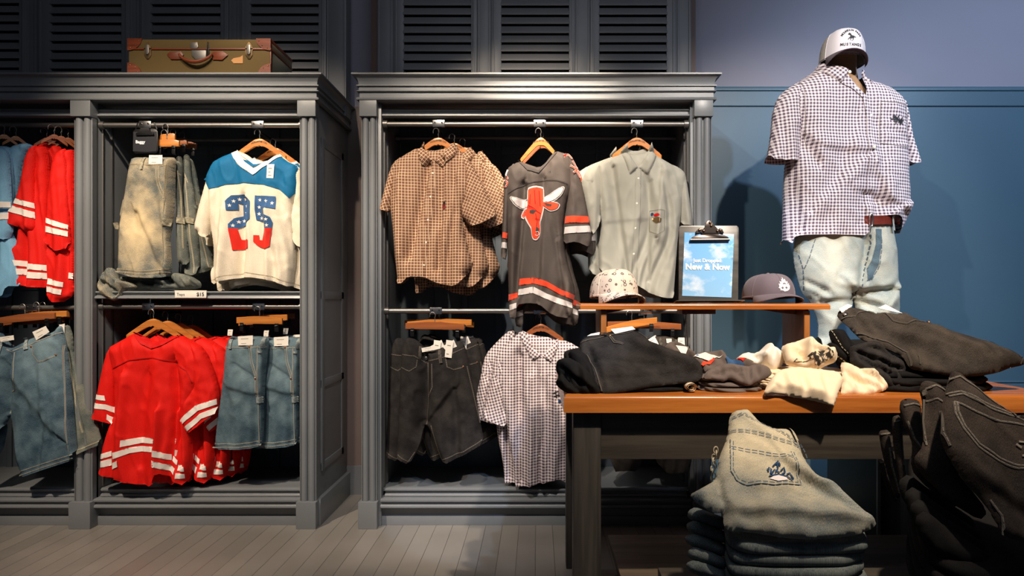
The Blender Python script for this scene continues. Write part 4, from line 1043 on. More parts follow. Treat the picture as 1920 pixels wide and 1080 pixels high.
bar_hanger(k4([(960, 98)])[0], k4([(1150, 78)])[0], 3.56, 'rearmost wooden clip hanger over the carpenter shorts', group=g_, mat='hanger_dk')

# faded shorts, upper left of the left cabinet's right bay
o4 = z3([(145, 212), (250, 215), (320, 212), (372, 215), (368, 290), (366, 400), (362, 540), (340, 640), (345, 740), (352, 828), (340, 850), (250, 858), (150, 852), (66, 825), (70, 700), (72, 590), (92, 470), (115, 330), (130, 250)])
s8, b8 = shorts(3.45, o4, 'denim_fade', 'sand-faded blue denim carpenter shorts hanging foremost at the upper left of the left cabinet', 'faded carpenter shorts', hem=(10, 11, 12),
    creases=[(z3([(180, 520)])[0], z3([(290, 800)])[0], .03, -.012), (z3([(350, 240)])[0], z3([(330, 800)])[0], .014, .014), (z3([(120, 330)])[0], z3([(320, 330)])[0], .05, .006)],
    lines=[z3([(132, 258), (368, 268)]), z3([(305, 262), (312, 360), (338, 430)]), z3([(295, 262), (302, 366), (330, 440)]), z3([(350, 262), (344, 420), (318, 600), (320, 800)]), z3([(72, 808), (200, 822), (345, 810)]), z3([(70, 822), (200, 838), (348, 826)]), z3([(98, 440), (84, 520), (80, 640)])],
    loops=[z3([(212, 218), (226, 218), (226, 288), (214, 288)]), z3([(318, 545), (360, 545), (356, 584), (322, 582)]), z3([(60, 568), (74, 562), (76, 600), (66, 598)])], tags=[z3([(258, 213), (328, 213), (328, 260), (256, 260)])], uvo=(0, 0))
o5 = z3([(372, 222), (380, 205), (400, 210), (408, 260), (402, 400), (420, 560), (440, 700), (445, 785), (412, 785), (380, 780), (370, 640), (372, 420)])
o6 = z3([(408, 205), (425, 195), (445, 210), (450, 300), (480, 480), (492, 640), (500, 830), (470, 845), (430, 830), (420, 640), (405, 420)])
o7 = z3([(440, 215), (460, 230), (480, 300), (500, 420), (530, 560), (560, 700), (572, 800), (530, 825), (498, 835), (488, 640), (462, 400)])
for o_, D_, lab in ((o5, 3.50, 'first narrow-folded grey-blue denim shorts right of the faded pair, ending highest'), (o6, 3.54, 'second grey-blue denim shorts right of the faded pair'), (o7, 3.58, 'third grey-blue denim shorts, nearest the white and blue jersey')):
    a_ = np.array(o_); cx_ = a_[:, 0].mean()
    s_, b_ = shorts(D_, o_, 'denim_grey', lab, 'grey-blue shorts beside the faded pair', hem=(7,) if D_ != 3.54 else (6, 7), T=.03,
        lines=[[(o_[0][0]+3, o_[0][1]+22), (o_[3][0]-2, o_[3][1]+18)], [(o_[3][0]-6, o_[3][1]+10), (o_[6][0]-6, o_[6][1])]], stitch='stitch_w',
        loops=[[(cx_-8, 408), (cx_+10, 410), (cx_+10, 421), (cx_-8, 419)]])
g_ = 'clip hangers of the faded shorts'
bar_hanger(z3([(285, 132)])[0], z3([(366, 124)])[0], 3.46, 'short visible wooden clip hanger, topmost beside the black sign', group=g_, clips=(.4, .9))
bar_hanger(z3([(250, 160)])[0], z3([(388, 156)])[0], 3.45, 'wooden clip hanger over the faded shorts, behind the black sign', group=g_, clips=(.25, .8))
bar_hanger(z3([(300, 156)])[0], z3([(430, 148)])[0], 3.55, 'wooden clip hanger over the grey-blue shorts', group=g_, mat='hanger_dk')
bar_hanger(z3([(350, 164)])[0], z3([(478, 170)])[0], 3.60, 'rearmost wooden clip hanger over the grey-blue shorts', group=g_, mat='hanger_dk')
# shorts fallen on the shelf
def crumple(outline, D, mat, label, cat, tilt=35, T=.03, wr=(.008, .05, 3), creases=(), seed=1, name='denim_shorts', lines=(), stitch='stitch_w', group=None, drape=None, parent=None, R=.03, hem=()):
    a = np.array(outline); pl_ = Plane((a[:, 0].min()+a[:, 0].max())/2, a[:, 1].max(), D, tilt)
    r_ = thing(name, tuple(pl_.O), label, cat, group)
    b = Cloth('body', r_, pl_, outline, M[mat], T=T, R=R, drape=drape or (.006, .07, seed), wr=wr, creases=creases, g=.006, hem=hem)
    if lines: [b.ribbon([l], M[stitch], r_, w=.0018, dash=2, step=.004) for l in lines]
    return r_, b
crumple(z2([(520, 900), (545, 840), (590, 798), (622, 815), (640, 870), (700, 880), (735, 900), (720, 915), (670, 920), (620, 985), (540, 950)]), 3.43, 'denim_fade', 'crumpled faded denim leg hanging over the left end of the shelf', 'shorts', 15, seed=4, wr=(.012, .035, 3), creases=[(z2([(560, 880)])[0], z2([(640, 940)])[0], .012, -.02), (z2([(650, 890)])[0], z2([(720, 895)])[0], .008, .014)],
    lines=[z2([(530, 900), (552, 850), (592, 808), (615, 820)]), z2([(545, 940), (620, 972), (665, 915), (725, 905)])], stitch='stitch_w')
crumple(z2([(640, 850), (700, 852), (800, 860), (900, 840), (950, 830), (1020, 845), (1075, 880), (1070, 915), (900, 918), (700, 918), (650, 900)]), 3.47, 'denim_grey', 'crumpled grey-blue denim shorts lying on the shelf under the hanging ones', 'shorts', 20, seed=7, wr=(.012, .04, 5), creases=[(z2([(720, 860)])[0], z2([(880, 900)])[0], .010, -.02), (z2([(900, 850)])[0], z2([(960, 910)])[0], .010, -.02), (z2([(1000, 850)])[0], z2([(1060, 900)])[0], .008, .014)])

# left bay, lower: big denim shorts at the left edge
o8 = z4([(-60, 150), (5, 125), (45, 180), (60, 188), (130, 150), (215, 130), (240, 95), (262, 180), (275, 300), (290, 450), (305, 622), (200, 655), (95, 692), (70, 600), (55, 480), (45, 450), (20, 500), (0, 600), (-60, 640), (-80, 400)])
s9, b9 = shorts(3.40, o8, 'denim_mid2', 'blue denim shorts with a metal button, cut by the left edge of the view', 'blue shorts at the left edge', hem=(10, 11, 16, 17),
    creases=[(z4([(70, 220)])[0], z4([(50, 450)])[0], .018, -.02), (z4([(90, 300)])[0], z4([(240, 500)])[0], .05, .014), (z4([(262, 200)])[0], z4([(290, 600)])[0], .012, .012)],
    lines=[z4([(45, 195), (60, 207), (130, 180), (215, 145), (250, 130)]), z4([(70, 205), (72, 300), (58, 370), (48, 445)]), z4([(88, 205), (95, 300), (85, 350), (62, 362)]), z4([(150, 180), (155, 215), (180, 242), (200, 238), (240, 218)]), z4([(258, 180), (276, 420), (288, 600)]), z4([(92, 668), (200, 632), (300, 600)]), z4([(96, 682), (200, 646), (302, 614)]), z4([(60, 480), (90, 640), (100, 670)])],
    loops=[z4([(110, 152), (122, 148), (138, 192), (124, 196)]), z4([(22, 170), (32, 168), (30, 212), (20, 212)])],
    tags=[z4([(30, 148), (84, 140), (86, 158), (34, 166)]), z4([(153, 128), (204, 105), (218, 128), (168, 160)])], buttons=z4([(58, 184)]), rivets=z4([(146, 184), (238, 216)]))
o9 = z4([(235, 110), (270, 100), (285, 140), (290, 220), (330, 330), (372, 460), (400, 565), (350, 585), (310, 605), (290, 450), (270, 300), (255, 200)])
for i, (dx, dy, lab) in enumerate([(0, 0, 'paler blue shorts right behind the buttoned pair, swinging out over the cabinet post'), (-.035, .04, 'rearmost pale blue shorts of the left edge row')]):
    if i == 0:
        s10, _ = shorts(3.43, o9, 'denim_grey', lab, 'pale shorts behind the buttoned pair', hem=(6, 7), T=.03, stitch='stitch_w', tags=[z4([(246, 100), (268, 98), (266, 148), (258, 176), (250, 150)])],
            lines=[z4([(268, 200), (300, 380), (330, 520)]), z4([(310, 588), (350, 572), (394, 552)])], creases=[(z4([(275, 200)])[0], z4([(345, 560)])[0], .012, -.016)])
    else: rep(s10, (dx, dy, 0), lab)
g_ = 'clip hangers at the left edge'
for i, (a, b, D_, mt) in enumerate([((-20, 100), (215, 78), 3.41, 'hanger_dk'), ((40, 92), (262, 70), 3.44, 'hanger'), ((80, 88), (270, 72), 3.48, 'hanger_dk'), ((0, 108), (250, 92), 3.46, 'hanger_dk'), ((120, 84), (284, 82), 3.52, 'hanger')]):
    bar_hanger(z4([a])[0], z4([b])[0], D_, ['foremost wooden clip hanger at the left edge, holding the buttoned shorts', 'second wooden clip hanger at the left edge', 'third wooden clip hanger at the left edge', 'lowest of the wooden clip hangers at the left edge', 'rearmost wooden clip hanger at the left edge, ending nearest the cabinet post'][i], mat=mt, group=g_)

# ---- white, teal jersey 25 -------------------------------------------------------------------
body = z3([(680, 188), (705, 178), (760, 205), (800, 245), (860, 235), (905, 205), (930, 200), (975, 240), (1025, 260), (1030, 400), (1000, 480), (1005, 620), (1010, 780), (1000, 860), (995, 908), (900, 870), (770, 850), (650, 868), (585, 895), (572, 820), (575, 700), (555, 560), (545, 420), (530, 330), (570, 240), (620, 212)])
lsl = z3([(590, 225), (560, 260), (540, 320), (500, 460), (468, 598), (500, 620), (528, 640), (545, 640), (560, 560), (575, 440), (590, 320)])
rsl = z3([(985, 245), (1020, 262), (1045, 300), (1060, 480), (1070, 640), (1055, 700), (1010, 680), (985, 620), (960, 590), (970, 500), (990, 400)])
sj, bj, Lj, Rj = jersey(3.47, .05, body, lsl, rsl, 'cream', 'cream and teal mesh jersey with the number 25 in stars, hanging in the left cabinet', 'cream and teal jerseys',
    hem=(14, 15, 16, 17, 18), hemL=(5, 6), hemR=(5, 6), creases=[(z3([(760, 450)])[0], z3([(740, 850)])[0], .018, -.018), (z3([(870, 500)])[0], z3([(880, 860)])[0], .022, .014), (z3([(640, 500)])[0], z3([(620, 860)])[0], .02, .012)], drape=(.007, .13, 2), lift=-.01)
bj.decal('yoke', sj, z3([(678, 190), (720, 260), (800, 316), (870, 260), (925, 205), (975, 242), (1024, 262), (1026, 402), (990, 438), (940, 392), (860, 368), (760, 358), (660, 368), (568, 390), (530, 335), (572, 242), (620, 213)]), M['teal'], eps=.003)
Lj.decal('shoulder_patch', sj, z3([(588, 227), (562, 262), (535, 332), (568, 345), (578, 330), (590, 300)]), M['teal'], eps=.003)
bj.decal('inner_neck', sj, z3([(735, 232), (800, 246), (868, 236), (800, 275)]), M['teal'], eps=.006)
for p in (z3([(676, 190), (705, 178), (760, 248), (802, 280), (802, 316), (740, 275), (700, 228)]), z3([(932, 200), (942, 212), (870, 268), (802, 316), (802, 280), (870, 240), (915, 204)]), z3([(728, 205), (735, 198), (800, 240), (870, 238), (865, 250), (800, 258)])): bj.decal('neck_band', sj, p, M['wcloth'], eps=.0075)
bj.ribbon([z3([(582, 872), (650, 845), (770, 828), (900, 848), (998, 885)])], M['stitch_w'], sj, w=.002)
two = [(660, 455), (690, 424), (755, 418), (786, 452), (786, 545), (760, 575), (716, 600), (730, 655), (778, 655), (778, 702), (692, 712), (678, 610), (676, 575), (700, 545), (740, 530), (742, 470), (722, 464), (722, 500), (668, 504)]
five = [(812, 424), (922, 430), (922, 495), (862, 488), (862, 522), (900, 540), (912, 570), (905, 640), (892, 690), (866, 706), (830, 690), (806, 668), (806, 632), (838, 634), (838, 658), (852, 660), (858, 600), (862, 566), (820, 552), (812, 500)]
def clip_poly(poly, vcut, keep_above):
    o = []; n = len(poly)
    for i in range(n):
        a, b = poly[i], poly[(i+1) % n]; ia = (a[1] < vcut) == keep_above; ib = (b[1] < vcut) == keep_above
        if ia: o.append(a)
        if ia != ib: k = (vcut-a[1])/(b[1]-a[1]); o.append((a[0]+(b[0]-a[0])*k, vcut))
    return o
for d in (two, five):
    bj.decal('number', sj, z3(clip_poly(d, 597, True)), M['starblue'], eps=.004); bj.decal('number', sj, z3(clip_poly(d, 597, False)), M['printred'], eps=.004)
for (x, y) in [(684, 478), (702, 455), (728, 444), (757, 442), (762, 478), (761, 514), (744, 556), (722, 562), (697, 582), (838, 448), (873, 455), (906, 466), (834, 486), (833, 521), (848, 544), (881, 552), (885, 583)]:
    st = [(x+(11 if k % 2 == 0 else 4.5)*math.sin(PI*k/5), y-(11 if k % 2 == 0 else 4.5)*math.cos(PI*k/5)) for k in range(10)]
    bj.decal('star', sj, z3(st), M['wcloth'], eps=.0055, g=.01)
card(sj, bj.pl, z3([(880, 262), (918, 262), (912, 336), (876, 334)]), 0, 'paper_tag', M['white'], lines=3, surf=bj, eps=.006)
sj2 = rep(sj, (.055, .055, -.02), 'second cream and teal jersey right behind the one numbered 25')
rep(sj, (-.03, .10, -.035), 'rearmost cream and teal jersey, its hem showing lowest')
hj = coat_hanger((487, 260), 3.475, 'light wooden hanger of the jersey numbered 25', slope=.78, half=.13, group='wooden shirt hangers')
rep(hj, (.05, .055, -.03), 'wooden hanger behind that of the jersey numbered 25')

# ---- red jersey in front --------------------------------------------------------------------
body = z4([(530, 130), (570, 150), (612, 168), (660, 152), (700, 140), (760, 165), (800, 215), (812, 300), (760, 400), (745, 480), (750, 560), (755, 640), (735, 720), (700, 700), (640, 660), (625, 716), (560, 715), (460, 690), (400, 668), (402, 590), (430, 500), (455, 440), (450, 300), (425, 190), (470, 165)])
lsl = z4([(450, 175), (425, 200), (405, 270), (385, 370), (370, 460), (410, 470), (452, 486), (456, 400), (458, 280)])
rsl = z4([(745, 160), (800, 190), (830, 260), (860, 360), (855, 440), (800, 480), (745, 522), (712, 482), (704, 440), (730, 360), (760, 320), (752, 240)])
sr, br, Lr, Rr = jersey(3.44, .055, body, lsl, rsl, 'red', 'bright red mesh jersey with white stripes, foremost at the lower left of the left cabinet', 'red jerseys of the lower row',
    hem=(12, 13, 14, 15, 16, 17), hemL=(4, 5), hemR=(4, 5), creases=[(z4([(700, 250)])[0], z4([(720, 640)])[0], .02, -.022), (z4([(640, 430)])[0], z4([(632, 700)])[0], .014, .02), (z4([(500, 300)])[0], z4([(470, 680)])[0], .02, .014), (z4([(600, 300)])[0], z4([(560, 640)])[0], .03, -.008)], drape=(.008, .14, 6))
for p in (z4([(528, 132), (538, 128), (612, 172), (612, 192), (570, 172)]), z4([(700, 140), (706, 146), (655, 178), (612, 192), (612, 172), (660, 158)])): br.decal('neck_band', sr, p, M['redside'], eps=.006)
br.ribbon([z4([(458, 268), (530, 235), (620, 225), (700, 245), (750, 275), (770, 320)])], M['redside'], sr, w=.005, eps=.0035, name='yoke_seam')
def poly2(z, t): return z([(t[i], t[i+1]) for i in range(0, len(t), 2)])
for t in ((505, 540, 570, 534, 640, 532, 638, 552, 570, 556, 503, 566), (460, 592, 530, 570, 632, 564, 634, 584, 530, 592, 462, 616), (404, 600, 458, 584, 458, 604, 402, 620), (402, 628, 458, 612, 458, 640, 400, 650), (460, 632, 494, 616, 494, 640, 460, 656),
          (636, 574, 684, 600, 684, 622, 634, 598), (632, 612, 702, 652, 700, 674, 630, 636), (688, 606, 708, 622, 706, 640, 686, 624), (710, 640, 736, 645, 736, 664, 710, 660), (708, 668, 736, 674, 735, 692, 708, 688)):
    br.decal('hem_stripe', sr, poly2(z4, t), M['wcloth'], eps=.0035, g=.007)
for t in ((387, 368, 430, 372, 433, 392, 384, 386), (382, 400, 432, 406, 456, 420, 456, 442, 430, 426, 379, 420), (435, 445, 455, 462, 455, 484, 433, 466)): Lr.decal('sleeve_stripe', sr, poly2(z4, t), M['wcloth'], eps=.0035)
for t in ((716, 470, 780, 410, 855, 386, 855, 408, 790, 430, 722, 488), (730, 500, 800, 440, 856, 418, 854, 442, 805, 460, 745, 512)): Rr.decal('sleeve_stripe', sr, poly2(z4, t), M['wcloth'], eps=.0035)
for i, (dx, dy, dz, lab) in enumerate([(.075, .05, -.01, 'second red striped jersey, right behind the foremost'), (.125, .10, -.012, 'third red striped jersey of the lower row'), (.155, .15, -.01, 'fourth red striped jersey of the lower row'), (.175, .20, -.01, 'rearmost red striped jersey of the lower row, nearest the carpenter shorts')]):
    rep(sr, (dx, dy, dz), lab)
hr = coat_hanger(z4([(598, 78)])[0], 3.45, 'orange-brown wooden hanger in the neck of the foremost red jersey', slope=.72, half=.13, group='wooden shirt hangers', text=False)
for i in range(3): rep(hr, (.035+.03*i, .05+.05*i, -.012-.012*i), ['second', 'third', 'fourth'][i]+' wooden hanger of the lower red jerseys, counted from the front')

# ---- jerseys of the left bay, seen side on ---------------------------------------------------
def side_jersey(D, body, slv, mat, label, group, stripes, sstripes, hem, hs, rot=10, creases=()):
    R_ = root('mesh_jersey', body, D, label, 'jersey', group); pl_ = pl_for(body, D)
    b = Cloth('body', R_, pl_, body, M[mat], T=.035, R=.03, hem=hem, drape=(.006, .09, 2), creases=creases)
    s = Cloth('sleeve', R_, pl_, slv, M[mat], T=.03, R=.03, n0=.025, hem=hs, drape=(.005, .08, 3), uvrot=rot)
    for t, mt in stripes: b.decal('hem_stripe', R_, poly2(z2, t), M[mt], eps=.004)
    for t, mt in sstripes: s.decal('sleeve_stripe', R_, poly2(z2, t), M[mt], eps=.004)
    return R_
g_ = 'red jerseys of the left bay'
side_jersey(3.44, z2([(180, 160), (215, 150), (255, 160), (270, 300), (270, 620), (272, 700), (275, 780), (278, 908), (172, 905), (98, 888), (96, 700), (108, 580), (140, 400), (140, 250)]),
    z2([(185, 165), (225, 150), (212, 340), (218, 500), (222, 610), (160, 620), (125, 585), (76, 566), (88, 500), (118, 420), (140, 320), (160, 220)]), 'red',
    'leftmost red striped jersey of the left bay, hanging side on', g_,
    [((98, 762, 160, 768, 162, 798, 98, 792), 'wcloth'), ((98, 806, 165, 810, 166, 842, 100, 838), 'wcloth'), ((170, 780, 272, 790, 273, 820, 172, 812), 'wcloth'), ((174, 824, 274, 832, 275, 864, 174, 858), 'wcloth')],
    [((112, 436, 214, 464, 216, 492, 102, 462), 'wcloth'), ((98, 474, 216, 510, 218, 546, 88, 508), 'wcloth')], (7, 8, 9), (6, 7), 12, [(z2([(160, 620)])[0], z2([(168, 900)])[0], .012, -.015)])
side_jersey(3.50, z2([(235, 155), (275, 140), (320, 150), (340, 190), (330, 400), (310, 640), (290, 760), (230, 640), (215, 400)]),
    z2([(225, 155), (260, 140), (285, 150), (275, 300), (270, 460), (272, 560), (262, 660), (240, 640), (222, 600), (216, 500), (212, 340)]), 'red', 'second red striped jersey of the left bay, mostly hidden behind the leftmost one', g_,
    [], [((220, 458, 270, 480, 271, 508, 219, 488), 'wcloth'), ((221, 506, 271, 526, 272, 556, 222, 538), 'wcloth')], (6,), (7, 8), 8)
side_jersey(3.44, z2([(345, 185), (372, 170), (400, 175), (405, 400), (405, 700), (400, 860), (396, 950), (330, 990), (270, 970), (274, 860), (272, 700), (290, 500), (300, 300)]),
    z2([(320, 200), (345, 180), (372, 170), (382, 250), (388, 400), (394, 560), (398, 700), (330, 720), (290, 685), (268, 660), (272, 540), (280, 400), (295, 280)]), 'red', 'rightmost red striped jersey of the left bay, beside the cabinet post', g_,
    [((278, 858, 362, 880, 360, 906, 277, 890), 'wcloth'), ((275, 900, 356, 918, 352, 946, 273, 930), 'wcloth'), ((382, 828, 404, 832, 404, 862, 380, 860), 'wcloth')],
    [((276, 540, 330, 556, 392, 578, 392, 602, 330, 584, 275, 566), 'wcloth'), ((274, 582, 392, 612, 392, 640, 272, 614), 'wcloth')], (7, 8, 9), (6, 7, 8), 6, [(z2([(385, 720)])[0], z2([(382, 960)])[0], .012, -.015)])
g_ = 'pale blue jerseys of the left bay'
side_jersey(3.43, z2([(-60, 170), (20, 150), (70, 165), (80, 250), (80, 380), (60, 600), (110, 700), (115, 800), (130, 900), (60, 900), (40, 960), (-60, 960)]),
    z2([(-30, 160), (40, 165), (72, 195), (80, 330), (86, 480), (96, 600), (70, 660), (20, 640), (-30, 600), (-40, 400)]), 'lblue', 'pale blue striped jersey cut by the left edge of the view', g_, [],
    [((8, 462, 86, 456, 88, 486, 6, 494), 'wcloth'), ((6, 500, 88, 492, 90, 504, 4, 516), 'navy'), ((2, 522, 84, 514, 82, 548, 2, 558), 'wcloth')], (8, 9, 10), (6, 7), 3)
side_jersey(3.48, z2([(95, 155), (150, 138), (185, 155), (150, 260), (130, 400), (105, 560), (110, 700), (112, 880), (125, 905), (90, 900), (70, 800), (65, 600), (75, 350)]),
    z2([(85, 160), (160, 140), (190, 160), (140, 250), (130, 360), (118, 440), (102, 470), (100, 620), (72, 660), (70, 560), (76, 330), (78, 200)]), 'lblue', 'second pale blue striped jersey, between the left one and the red ones', g_, [],
    [((82, 462, 98, 470, 98, 500, 84, 494), 'wcloth')], (8,), (7,), 8)
g_ = 'hangers of the left bay'
for i, px in enumerate((8, 30, 88, 102, 115, 128)):
    coat_hanger((px, 252+(i % 3)*3), 3.46+.03*(i % 3), ['wooden hanger at the far left edge of the upper rail', 'second wooden hanger on the upper rail of the left bay', 'wooden hanger over the leftmost red jersey', 'second wooden hanger over the red jerseys of the left bay', 'third wooden hanger over the red jerseys of the left bay', 'wooden hanger nearest the post on the upper rail of the left bay'][i],
        mat='hanger_dk' if i > 1 else 'hanger', slope=.9, half=.055, group=g_, text=False, yaw=40, thick=.02)

# ---- black clipboard sign on the rail ---------------------------------------------------------
D_ = 3.43; sg = thing('hanging_sign', (XX(273, D_), D_, ZZ(262, D_)), 'small black clipboard sign reading Baggy, hooked on the top rail of the left cabinet', 'sign')
pl_ = Plane(273, 262, D_)
board(z1([(727, 706), (862, 704), (864, 836), (726, 838)]), 'board', M['blackmetal'], 0, .004, sg, pl_, .001, ch=1)
board(z1([(731, 720), (858, 718), (856, 826), (800, 830), (728, 826)]), 'sheet', M['blacksheet'], .004, .001, sg, pl_, 0)
board(z1([(748, 742), (750, 728), (768, 722), (775, 700), (822, 700), (826, 720), (844, 726), (846, 740)]), 'clip', M['blackmetal'], .005, .008, sg, pl_, .001)
mb = MB()
for a, b in (((740, 706), (752, 668)), ((856, 706), (842, 668))):
    q = pl_.uv(z1([a, b])); W = pl_.world(q[:, 0], q[:, 1], np.full(2, .0)); mb.tube([tuple(W[0]), tuple(W[1])], .0028, 6)
    mb.build('strap', M['blackmetal'], sg); mb = MB()
q = pl_.uv(z1([(769, 776)])); W = pl_.world(q[:, 0], q[:, 1], np.array([.0056]))[0]
text_on('Baggy', .020, W, pl_.U, pl_.V, pl_.N, M['bulbwhite'], sg, .0006)

# ---- suitcase ---------------------------------------------------------------------------------
DS = 3.40; zb0 = 2.1785; X0, X1 = XX(241, DS), XX(507, DS); zt0 = ZZ(72, DS)-.004; yb0 = DS+.30
sc_ = thing('suitcase', ((X0+X1)/2, DS+.15, zb0), 'old olive canvas suitcase with brown leather corners on top of the left cabinet', 'suitcase')
zl = ZZ(92, DS)
mb = MB(); mb.box(X0, X1, DS, yb0, zb0, zl-.002, .006); mb.build('body', M['case'], sc_)
mb = MB(); mb.box(X0-.002, X1+.002, DS-.002, yb0, zl, zt0, .008); mb.build('lid', M['case'], sc_)
mb = MB(); mb.box(X0-.004, X1+.004, DS-.005, yb0, zl-.004, zl+.003, .001); mb.build('edge_strip', M['case2'], sc_)
mb = MB(); mb.box(X1-.004, X1+.003, DS, DS+.016, zb0, zt0, .002); mb.build('edge_binding', M['case2'], sc_)
mb = MB(); mb.box(X1-.004, X1+.003, DS, yb0, zt0-.016, zt0+.002, .002); mb.build('edge_binding', M['case2'], sc_)
mb = MB(); mb.box(X1-.002, X1+.0025, DS+.02, yb0-.01, zb0+.01, zl-.01, .001); mb.build('side_panel', M['caseside'], sc_)
def corner(cx_, cz_, sx, sz, r=.062):
    p = [(cx_, cz_)]+[(cx_+sx*r*math.cos(a)*(1.0), cz_+sz*r*.82*math.sin(a)) for a in [PI/2*k/8 for k in range(9)]]
    if sx*sz < 0: p = p[::-1]
    m_ = MB(); m_.prism_y(p, DS-.006, DS+.004); o = m_.build('corner', M['case2'], sc_)
    for a in (.25, .8, 1.3):
        m_ = MB(); m_.ball((cx_+sx*r*.82*math.cos(a), DS-.006, cz_+sz*r*.66*math.sin(a)), .003); m_.build('rivet', M['brass'], o)
corner(X0-.003, zb0, 1, 1, .066); corner(X1+.003, zb0, -1, 1, .060); corner(X0-.003, zt0+.002, 1, -1, .070); corner(X1+.003, zt0+.002, -1, -1, .070)
pS = Plane(374, 100, DS)
for c_ in (808, 1360):
    o = board(z1([(c_-4, 232), (c_+4, 232), (c_+12, 246), (c_+22, 262), (c_+18, 285), (c_+20, 300), (c_+6, 322), (c_-6, 322), (c_-20, 300), (c_-18, 285), (c_-22, 262), (c_-12, 246)]), 'latch_plate', M['brass'], .002, .003, sc_, pS, .0008)
    board(z1([(c_-9, 248), (c_+9, 248), (c_+10, 290), (c_+5, 300), (c_-5, 300), (c_-10, 290)]), 'latch', M['metal'], .005, .006, o, pS, .001)
board(z1([(1042, 235), (1080, 233), (1084, 258), (1076, 268), (1046, 268), (1040, 256)]), 'lock_hasp', M['metal'], .003, .004, sc_, pS, .001)
board(z1([(1048, 276), (1126, 276), (1126, 322), (1070, 326), (1048, 306)]), 'lock_plate', M['metal'], .003, .003, sc_, pS, .001)
board(z1([(1134, 232), (1140, 232), (1146, 310), (1130, 310)]), 'strap_latch', M['blackmetal'], .003, .005, sc_, pS, .001)
for p in ([(914, 300), (930, 284), (990, 280), (1004, 300), (992, 326), (935, 326)], [(1166, 282), (1215, 280), (1246, 302), (1215, 330), (1165, 328), (1158, 304)]): board(z1(p), 'handle_tab', M['case2'], .003, .004, sc_, pS, .001)
board(z1([(1262, 330), (1275, 318), (1310, 312), (1326, 302), (1326, 346), (1275, 346)]), 'torn_label', plain('old_paper', (176, 128, 78), .8), .002, .0008, sc_, pS, 0)
mb = MB(); hp = []
for k in range(15):
    a = k/14; q = pS.uv(z1([(985+a*180, 300+48*math.sin(PI*a)**.7)])); W = pS.world(q[:, 0], q[:, 1], np.array([.016+.014*math.sin(PI*a)]))[0]; hp.append(tuple(W))
mb.tube(hp, [.006+.003*math.sin(PI*k/14) for k in range(15)], 8); mb.build('handle', M['case2'], sc_)
# ================================================================= ON THE TABLE
def slab(parent, name, x0, x1, y0, y1, zf, zb, hf, hb, mat, seed, lobes=2, amp=.006, nr=22, ns=88, rnd=3.2, jag=0.0, skew=0, taper=0):
    """a folded garment lying down: rounded edges with folded lobes, front edge at y0 (thickness hf), back at y1 (thickness hb)"""
    cx_, cy_ = (x0+x1)/2, (y0+y1)/2; wx, wy = (x1-x0)/2, (y1-y0)/2; V = []; Fc = []
    pr = [(0, 1), (.35, 1.0), (.65, 1.0), (.85, .99), (.93, .97)]
    for l in range(lobes):
        a0 = 1-l/lobes; hh = 1/lobes
        for k in range(6):
            a = PI*k/5; pr.append((.955+.045*math.sin(a), a0-hh*(.5-.5*math.cos(a))*.96-.02*hh))
    pr += [(.93, .02), (.8, 0), (0, 0)]
    rng = random.Random(seed); ph = [rng.uniform(0, 6.28) for _ in range(8)]
    for j, (r, hz) in enumerate(pr):
        for k in range(ns):
            a = 2*PI*k/ns; ca, sa = math.cos(a), math.sin(a)
            ux = math.copysign(abs(ca)**(2/rnd), ca)*r; uy = math.copysign(abs(sa)**(2/rnd), sa)*r
            e = amp*(math.sin(3*a+ph[0])+.6*math.sin(7*a+ph[1]+hz*2)+jag*math.sin(13*a+ph[2]+5*hz))*(r if r > .5 else 0)
            x = cx_+ux*(wx+e)*(1-taper*(uy+1)/2)+skew*uy; y = cy_+uy*(wy+e); t = (uy+1)/2
            t2 = t**1.3; zz = zf+(zb-zf)*t2+(hf+(hb-hf)*t)*hz
            zz += amp*.55*(math.sin(x*21+ph[3])+math.sin(y*24+x*9+ph[4]))*(.35+.65*hz)*min(1, 2.5*(1-r)+.35)
            V.append((x, y, zz))
    n = len(pr)
    for j in range(n-1):
        for k in range(ns): Fc.append((j*ns+k, (j+1)*ns+k, (j+1)*ns+(k+1) % ns, j*ns+(k+1) % ns))
    uv = [(v[0], v[1]) for v in V]
    return mesh_obj(name, V, Fc, M[mat], parent, uv)
def folded(name, label, cat, group, *a, **k):
    x0, x1, y0, y1, zf = a[:5]; o = slab(None, name, *a, **k)
    # give the mesh its own origin
    c = Vector(((x0+x1)/2, (y0+y1)/2, zf)); o.data.transform(Matrix.Translation(-c)); o.location = c
    return tag(o, label, cat, group)
# --- left pile of black denim (front left of the table)
g_ = 'folded black denim in the left pile on the table'
names = ['lowest', 'second', 'third', 'fourth', 'fifth']
LXa, LXb = XX(1062, 2.23), XX(1312, 2.23)
for i in range(5):
    zf = TZ+.0005+i*.0165; zb = TZ+.0005+i*.026
    folded('folded_jeans', names[i]+' folded black denim of the left pile on the table, counted from the bottom', 'jeans', g_,
        LXa+.004*math.sin(i*2.1), LXb-.010*i+.004*math.cos(i*1.7), 2.245+.025*i, 2.54, zf, zb, .0165, .026, 'denim_deep', 11+i, lobes=1, amp=.004, jag=.5)
zt_ = TZ+5*.0165
o_ = t4([(240, 352), (300, 325), (400, 305), (470, 292), (580, 285), (690, 276), (750, 300), (830, 385), (960, 430), (1080, 480), (1180, 512), (1222, 552), (1228, 630), (1180, 672), (1000, 690), (760, 720), (520, 770), (430, 780), (380, 700), (330, 560), (250, 470)])
pj = Plane(1170, 735, 2.235, tilt=52)
ru = thing('folded_jeans', tuple(pj.O), 'washed black jeans unfolded on top of the left pile, waistband to the back', 'jeans', None)
